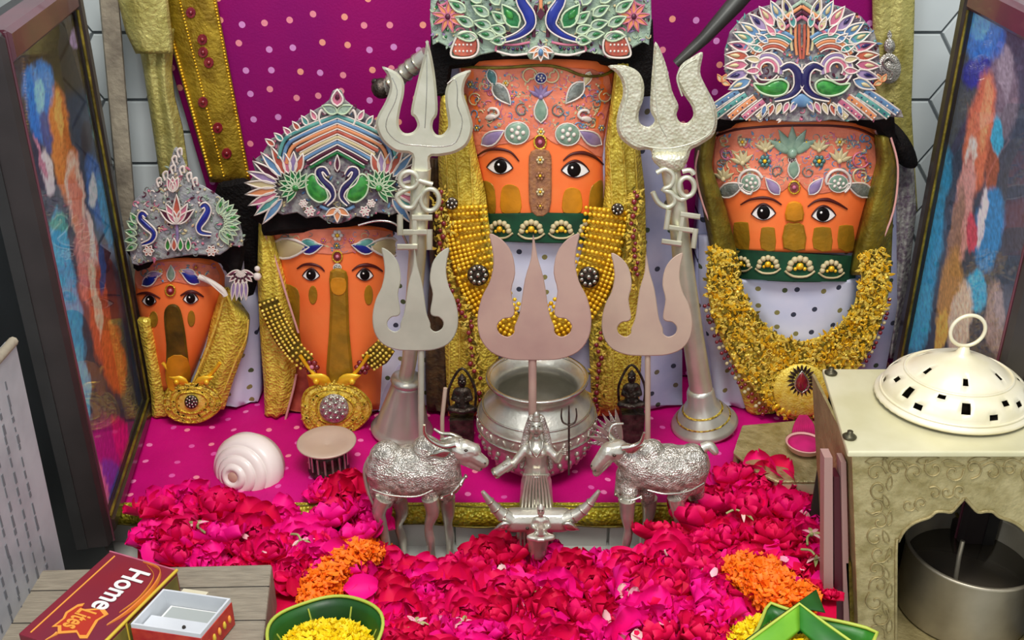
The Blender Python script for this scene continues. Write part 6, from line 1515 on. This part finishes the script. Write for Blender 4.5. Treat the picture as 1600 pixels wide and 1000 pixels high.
def lettering(par, txt, p, dx, dy, wide, tall, mt, lift=.0003, nm='lettering'):
    cu = bpy.data.curves.new('t', 'FONT'); cu.body = txt; cu.size = 1; cu.extrude = .01; cu.offset = .02
    o = bpy.data.objects.new('t', cu); COL.objects.link(o); bpy.context.view_layer.update()
    me = bpy.data.meshes.new_from_object(o); bpy.data.objects.remove(o)
    xs = [v.co.x for v in me.vertices]; ys = [v.co.y for v in me.vertices]; me.transform(Matrix.Translation((-min(xs), -min(ys), 0))); fx, fy = wide/(max(xs)-min(xs)), tall/(max(ys)-min(ys))
    n = dx.cross(dy).normalized(); M_ = Matrix((dx*fx, dy*fy, n*.02)).transposed().to_4x4(); w_ = Vector(par['_w'])
    M_.translation = p+n*lift-w_; me.transform(M_); me.materials.clear(); me.materials.append(MT[mt])
    if M_.determinant() < 0: me.flip_normals()
    r_ = bpy.data.objects.new(nm, me); COL.objects.link(r_); r_.parent = par; r_['_w'] = par['_w']; return r_
dxl, dyl = e2, e1
# flame-coloured crescent round the first word
q = MB(); c_ = [Q_(u, v, zt+.0002) for u, v in ((.52, .02), (.80, .05), (.93, .18), (.97, .36), (.93, .55), (.84, .70))]; q.tube(catmull(c_, 5), [.0006+.0032*sin(pi*i/25) for i in range(26)], 8, flat=.12); q.build('swoosh', 'ink_flame', sl)
q = MB(); c_ = [Q_(u, v, zt+.0004) for u, v in ((.60, .04), (.80, .12), (.88, .24), (.90, .40), (.84, .56))]; q.tube(catmull(c_, 5), [.0004+.0014*sin(pi*i/20) for i in range(21)], 8, flat=.12); q.build('swoosh', 'ink_orange', sl)
lettering(sl, 'Home', Q_(.46, .12), dxl, dyl, .47*lL, .30*wL, 'paper_white', .0008)
em = [(.30, .60), (.36, .57), (.38, .64), (.62, .56), (.74, .60), (.70, .68), (.78, .86), (.70, .88), (.60, .84), (.42, .90), (.34, .84), (.28, .86), (.30, .76), (.26, .70)]
q = MB(); q.hexa([Q_(u, v, zt+.0001) for u, v in em], [Q_(u, v, zt+.0005) for u, v in em]); eb = q.build('emblem', 'ink_orange', sl)
em2 = [(.5+(u-.5)*.84, .73+(v-.73)*.82) for u, v in em]; q = MB(); q.hexa([Q_(u, v, zt+.0004) for u, v in em2], [Q_(u, v, zt+.0007) for u, v in em2]); q.build('emblem', 'ink_red', sl)
lettering(sl, 'Lites', Q_(.38, .63), dxl, dyl, .20*lL, .24*wL, 'ink_orange', .0010)
q = MB(); q.tube(catmull([Q_(.42, .90, zt+.0003), Q_(.40, .93, zt+.0003), Q_(.36, .985, zt+.0003)], 4), [.0016, .0022, .002, .0016, .0013, .001, .0008, .0006, .0003], 7, flat=.2); q.build('flame', 'ink_orange', sl)
# open tray box
TB = thing('open_matchbox', 'small open white matchbox tray with red printed sides beside the maroon matchbox', 'matchbox', G(285, 965, ZB))
zt2 = ZB+.021
a_, b__, c__ = G(255, 920, zt2), G(360, 935, zt2), G(313, 991, zt2); d__ = a_+(c__-b__)
Q2 = lambda u, v, z=zt2: a_+(b__-a_)*u+(c__-b__)*v+Vector((0, 0, z-zt2))
def wallq(u0, v0, u1, v1, z0, z1, nm, mt, par=TB):
    q = MB(); q.hexa([Q2(u, v, z0) for u, v in ((u0, v0), (u1, v0), (u1, v1), (u0, v1))], [Q2(u, v, z1) for u, v in ((u0, v0), (u1, v0), (u1, v1), (u0, v1))]); return q.build(nm, mt, par)
wallq(0, 0, 1, 1, ZB+.0006, ZB+.0016, 'base', 'card_white')
for u0, v0, u1, v1 in ((0, 0, 1, .035), (0, .965, 1, 1), (0, .035, .03, .965), (.97, .035, 1, .965)): wallq(u0, v0, u1, v1, ZB+.0017, zt2, 'side', 'card_white')
for u0, v0, u1, v1 in ((0, 1.002, 1, 1.012), (1.002, 0, 1.012, 1)): wallq(u0, v0, u1, v1, ZB+.001, zt2-.003, 'printed_side', 'card_red')
wallq(.10, .05, .90, .50, ZB+.0018, ZB+.010, 'inner_fold', 'paper_white'); wallq(.14, .09, .86, .44, ZB+.0102, ZB+.0106, 'inner_panel', 'card_grey')
wallq(.05, .52, .95, .94, ZB+.0018, ZB+.015, 'inner_fold', 'card_white')
wallq(.25, -.12, .62, -.01, zt2-.003, zt2-.001, 'tab', 'brass_cream')
q = MB(); q.ball(Q2(.62, .72, ZB+.0155), .0012, 8, 5); q.build('hole', 'dark_brown', TB)  # dark bead in place of a cut opening
for i in range(5): q = MB(); c_ = Q2(1.014, .15+.17*i, ZB+.009); q.ball(c_, (.0012, .0016, .003), 6, 4); q.build('printed_mark', 'card_yellow' if i % 2 else 'ink_orange', TB)
# printed board at the far left
PB = thing('printed_board', 'pale grey board covered in fine columns of text, leaning at the far left edge', 'board', (-.30, .47, LED))
q = MB(); q.hexa([Vector(p) for p in ((-.309, .36, LED+.001), (-.309, .56, LED+.001), (-.304, .56, .2), (-.304, .36, .2))], [Vector(p) for p in ((-.303, .36, LED+.001), (-.303, .56, LED+.001), (-.298, .56, .2), (-.298, .36, .2))]); q.build('panel', 'print_board', PB)
q = MB(); q.tube([(-.299, .36, .2005), (-.299, .56, .2005)], .003, 8); q.build('top_edge', 'batten', PB)
q = MB(); rn_ = random.Random(8)
for i in range(12):
    z = .03; y = .395+i*.013
    while z < .185:
        l_ = rn_.uniform(.003, .009); x = -.303+.005*(z-LED)/.235+.0002; q.box((x, y+rn_.uniform(-.0006, .0006), z), (.0004, rn_.uniform(.001, .0026), l_)); z += l_+rn_.uniform(.0015, .004)
tag(q.build('text', 'ink', PB), kind='stuff')

# ============================================================ FRONT RIGHT: LANTERN BOX
ZL = .14
LN = thing('lantern_box', 'pale brass lamp box with chased arched front and pierced domed lid, front right', 'lantern', (.275, .582, LED))
pl_ = [G(1325, 706, ZL), G(1285, 576, ZL), G(1740, 576, ZL), G(1700, 706, ZL)]
q = MB(); q.hexa([p-Vector((0, 0, .004)) for p in pl_], pl_); o = q.build('top_plate', 'brass_pale', LN); md = o.modifiers.new('b', 'BEVEL'); md.width = .001; md.segments = 2
for x, y in ((1327, 684), (1298, 584)):
    p = G(x, y, ZL); q = MB(); q.lathe([(0, 0), (.0040, 0), (.0044, .0012), (.003, .0024), (.0018, .0028), (.0018, .0048), (0, .005)], p, 16); q.build('screw', 'screw_metal', LN)
YF = .537; xa, xb = 1330, 1685
arch = [(1400, 1150), (1400, 868), (1404, 846), (1414, 828), (1430, 816), (1452, 808), (1462, 800), (1474, 799), (1486, 800), (1496, 790), (1507, 778)]
inner_ = arch+[(2*1507-x, y) for x, y in arch[-2::-1]]
q = MB(); q.plate([(xa, 706), (xa+16, 1150)]+inner_+[(1668, 1150), (xb, 706)], Flat(YF), .003, 0, .2); fp = q.build('front_panel', 'brass_box', LN)
for k in (1.0,):
    q = MB(); q.stroke(arch[:11], 2.4, Flat(YF), .003, sm=3); q.stroke(mir(arch, 1507), 2.4, Flat(YF), .003, sm=3)
    q.build('arch_moulding', 'brass_tan', fp)
q = MB(); rn_ = random.Random(12); S = Flat(YF)
def scroll(cx, cy, r_, a, dr): q.stroke([(cx+r_*(1-t*.11)*cos(a+dr*t*.85), cy+r_*(1-t*.11)*sin(a+dr*t*.85)) for t in range(9)], 1.5, S, .0032, n=5, sm=3)
for i in range(12): scroll(1368+(i % 2)*6, 740+i*25, 17, i*1.3, 1 if i % 2 else -1)
for i in range(8): scroll(1400+i*30, 732+6*(i % 2), 17, i*2., 1 if i % 2 else -1)
for i in range(5): scroll(1420+i*20, 775-i*2+(14 if i < 2 else 0), 12, i*2., 1)
for i in range(8): q.stroke(leaf(1352+i*40, 722, 36, 10, -10 if i % 2 else 10), 1, S, .0032, sm=1, closed=True, n=4)
for i in range(10): q.stroke(leaf(1388, 990-i*28, 24, 9, 80+(i % 2)*30), 1, S, .0032, sm=1, closed=True, n=4)
tag(q.build('scrollwork', 'brass_tan', fp), kind='stuff')
q = MB(); a = [W(xa, 706, YF), W(xa+16, 1150, YF)]; bz = .632
q.hexa([a[0], a[1], Vector((a[1].x, bz, a[1].z)), Vector((a[0].x, bz, a[0].z))], [p+Vector((.002, 0, 0)) for p in (a[0], a[1], Vector((a[1].x, bz, a[1].z)), Vector((a[0].x, bz, a[0].z)))]); q.build('side_panel', 'brass_tan', LN)
a = [W(xb, 706, YF), W(1668, 1150, YF)]; q = MB()
q.hexa([a[0], a[1], Vector((a[1].x, bz, a[1].z)), Vector((a[0].x, bz, a[0].z))], [p-Vector((.002, 0, 0)) for p in (a[0], a[1], Vector((a[1].x, bz, a[1].z)), Vector((a[0].x, bz, a[0].z)))]); q.build('side_panel', 'brass_tan', LN)
l0 = W(xa+8, 860, YF).x; l1 = W(1670, 860, YF).x
q = MB(); q.box(((l0+l1)/2, bz, .05), (l1-l0, .002, .17)); q.build('back_panel', 'dark_brown', LN)
q = MB(); q.box(((l0+l1)/2, (YF+bz)/2, LED+.003), (l1-l0, bz-YF, .003)); q.build('bottom_plate', 'brass_tan', LN)
# pierced dome
DC = G(1489, 622, ZL+.002); q = MB(); prof = [(.0490, 0), (.0500, .0015), (.0490, .003), (.0462, .0042), (.0456, .008), (.0440, .0115), (.0415, .0145), (.0385, .0170), (.0355, .0188), (.0335, .0192), (.031, .0202), (.0272, .0232), (.0225, .0262), (.0172, .0288), (.0115, .0308), (.0075, .0322), (.0045, .034), (.003, .038), (.0, .0385)]
n = 96; V = [[DC+Vector((r_*cos(2*pi*i/n)*(1+(.006*sin(i*3.3) if j < 3 else 0)), r_*.90*sin(2*pi*i/n), z_)) for j, (r_, z_) in enumerate(prof)] for i in range(n)]
holes = {}
for c0, rows_ in ((0, (4, 5)), (3, (6,)), (5, (5,)), (8, (4,)), (10, (6, 7)), (13, (5,)), (15, (4, 5)), (17, (7,)), (19, (5, 6)), (22, (4,)), (24, (6,)), (27, (5, 6)), (29, (4,)), (31, (7,)), (34, (5, 6)), (37, (4,)), (39, (6,)), (41, (5,)), (44, (4, 5)), (46, (7,))):
    for c1 in (0, 1):
        for r_ in rows_: holes[((c0*2+c1), r_)] = 1
for c0 in range(4, 96, 16):
    holes[(c0, 11)] = 1; holes[(c0+1, 11)] = 1
vs = [p for r_ in V for p in r_]; fs = []; m_ = len(prof)
for i in range(n):
    for j in range(m_-1):
        if (i, j) in holes: continue
        fs.append((i*m_+j, ((i+1) % n)*m_+j, ((i+1) % n)*m_+j+1, i*m_+j+1))
q.add(vs, fs); dm = q.build('dome', 'brass_cream', LN); md = dm.modifiers.new('s', 'SOLIDIFY'); md.thickness = .0009; md.offset = -1
for r_, z_ in ((.0334, .0195), (.0463, .0046)):
    q = MB(); q.tube([DC+Vector((r_*cos(2*pi*i/64), r_*.90*sin(2*pi*i/64), z_)) for i in range(64)], .0009, 6, True); q.build('bead_ring', 'brass_cream', LN)
q = MB(); q.lathe([(0, .0), (.046, 0), (.046, .0005), (0, .0005)], DC-Vector((0, 0, .0015)), 40, None, .9); q.build('dome_floor', 'dark_brown', LN)  # dark disc so the lid's interior reads dark through its holes
rg = DC+Vector((0, 0, .0495)); q = MB(); q.tube([rg+Vector((.0108*cos(a), 0, .0108*sin(a))) for a in [2*pi*i/40 for i in range(40)]], .0012, 10, True); q.build('ring_handle', 'brass_cream', LN)
# oil vessel inside
vc = Vector((W(1512, 900, .585).x, .586, LED+.005)); VS = thing('oil_vessel', 'round steel oil vessel standing inside the lamp box arch', 'vessel', vc); q = MB()
q.lathe([(0, 0), (.043, 0), (.0445, .002), (.0445, .052), (.0462, .0535), (.0462, .055), (.044, .0552), (.043, .053), (.0428, .003), (0, .003)], vc, 64); q.build('body', 'steel', VS)
q = MB(); q.lathe([(0, .036), (.0426, .036), (.0426, .0365), (0, .0365)], vc, 48); q.build('oil', 'oil', VS)
q = MB(); q.tube([vc+Vector((-.018, -.02, .038)), vc+Vector((-.0185, -.018, .060)), vc+Vector((-.0175, -.016, .072))], .0016, 8); q.ball(vc+Vector((-.018, -.02, .038)), .003, 10, 6); q.build('wick_holder', 'steel', VS)
# two thin boards standing left of the lamp box
def slat(nm, lb, x0, x1, x0b, x1b, y0, Y, mt, dep):
    a = [W(x0, y0, Y), W(x1, y0, Y)]; za = a[0].z; c = [W(x1b, 1010, Y), W(x0b, 1010, Y)]
    q = MB(); fr_ = [a[0], Vector((a[1].x, a[1].y, za)), Vector((c[0].x, Y, LED+.001)), Vector((c[1].x, Y, LED+.001))]; q.hexa([p+Vector((0, dep, 0)) for p in fr_], fr_)
    tag(q.build(nm, mt), lb, 'board')
slat('thin_board', 'thin pinkish-tan board on edge, outermost left of the lamp box', 1288, 1301, 1288, 1304, 715, .545, 'board_pink', .010)
slat('thin_board', 'thin dark maroon board on edge between two pinkish ones beside the lamp box', 1303, 1312, 1305, 1320, 745, .547, 'board_maroon', .010)
slat('thin_board', 'thin pinkish board on edge touching the lamp box', 1314, 1322, 1321, 1331, 722, .545, 'board_pink', .010)
slat('yellow_strip', 'narrow dull yellow strip on edge before the lamp box corner', 1322, 1330, 1332, 1341, 880, .545, 'gold_olive', .008)
# brass stand and kumkum bowl
ST = thing('brass_stand', 'low engraved brass stand at the right behind the roses', 'stand', G(1225, 735, .0045)); zs = .022
tp = [G(x, y, zs) for x, y in ((1160, 664), (1240, 657), (1294, 658), (1302, 700), (1304, 752), (1215, 752), (1180, 735), (1146, 706))]
q = MB(); q.hexa([p-Vector((0, 0, .003)) for p in tp], tp); o = q.build('top', 'brass_box', ST); md = o.modifiers.new('b', 'BEVEL'); md.width = .0008
q = MB(); a, b = tp[5], tp[4]; q.hexa([a-Vector((0, -.003, .012)), b-Vector((0, -.003, .012)), b-Vector((0, 0, .012)), a-Vector((0, 0, .012))], [a+Vector((0, .003, -.003)), b+Vector((0, .003, -.003)), b-Vector((0, 0, .003)), a-Vector((0, 0, .003))]); q.build('apron', 'brass_pale', ST)  # paler brass than the top; its lit look is in the colour
for p in (tp[0], tp[2], tp[4], tp[5], tp[7]):
    q = MB(); c_ = p+(Vector((sum(t.x for t in tp)/8, sum(t.y for t in tp)/8, p.z))-p)*.08; q.tube([Vector((c_.x, c_.y, .0045)), Vector((c_.x, c_.y, zs-.003))], .003, 10); q.build('leg', 'brass_box', ST)
kb_ = G(1256, 705, zs+.0003); KB = thing('kumkum_bowl', 'small round bowl of magenta powder on the brass stand', 'bowl', kb_)
q = MB(); q.lathe([(0, 0), (.008, 0), (.0125, .003), (.0148, .008), (.0155, .0085), (.0142, .0088), (.012, .005), (0, .003)], kb_, 32); q.build('cup', 'rose_piping', KB)
q = MB(); q.lathe([(0, .004), (.0125, .0062), (.0138, .0075), (.009, .0088), (.004, .0105), (0, .0108)], kb_, 28); tag(q.build('powder', 'kumkum', KB), kind='stuff')
q = MB(); T_ = [W(1238, 664, .745), W(1255, 655, .745), W(1274, 664, .745)]
for i in range(11): x = 1242+i*2.8; q.tube(catmull([W(1250+i, 650, .757), W(x, 664, .742), W(x+(i-5)*1.0, 690, .714)], 3), .0012, 5)
ts = q.build('magenta_tassel', 'kumkum'); tag(ts, 'short magenta tassel hanging below the haar pendant over the powder bowl', 'tassel', kind='stuff')
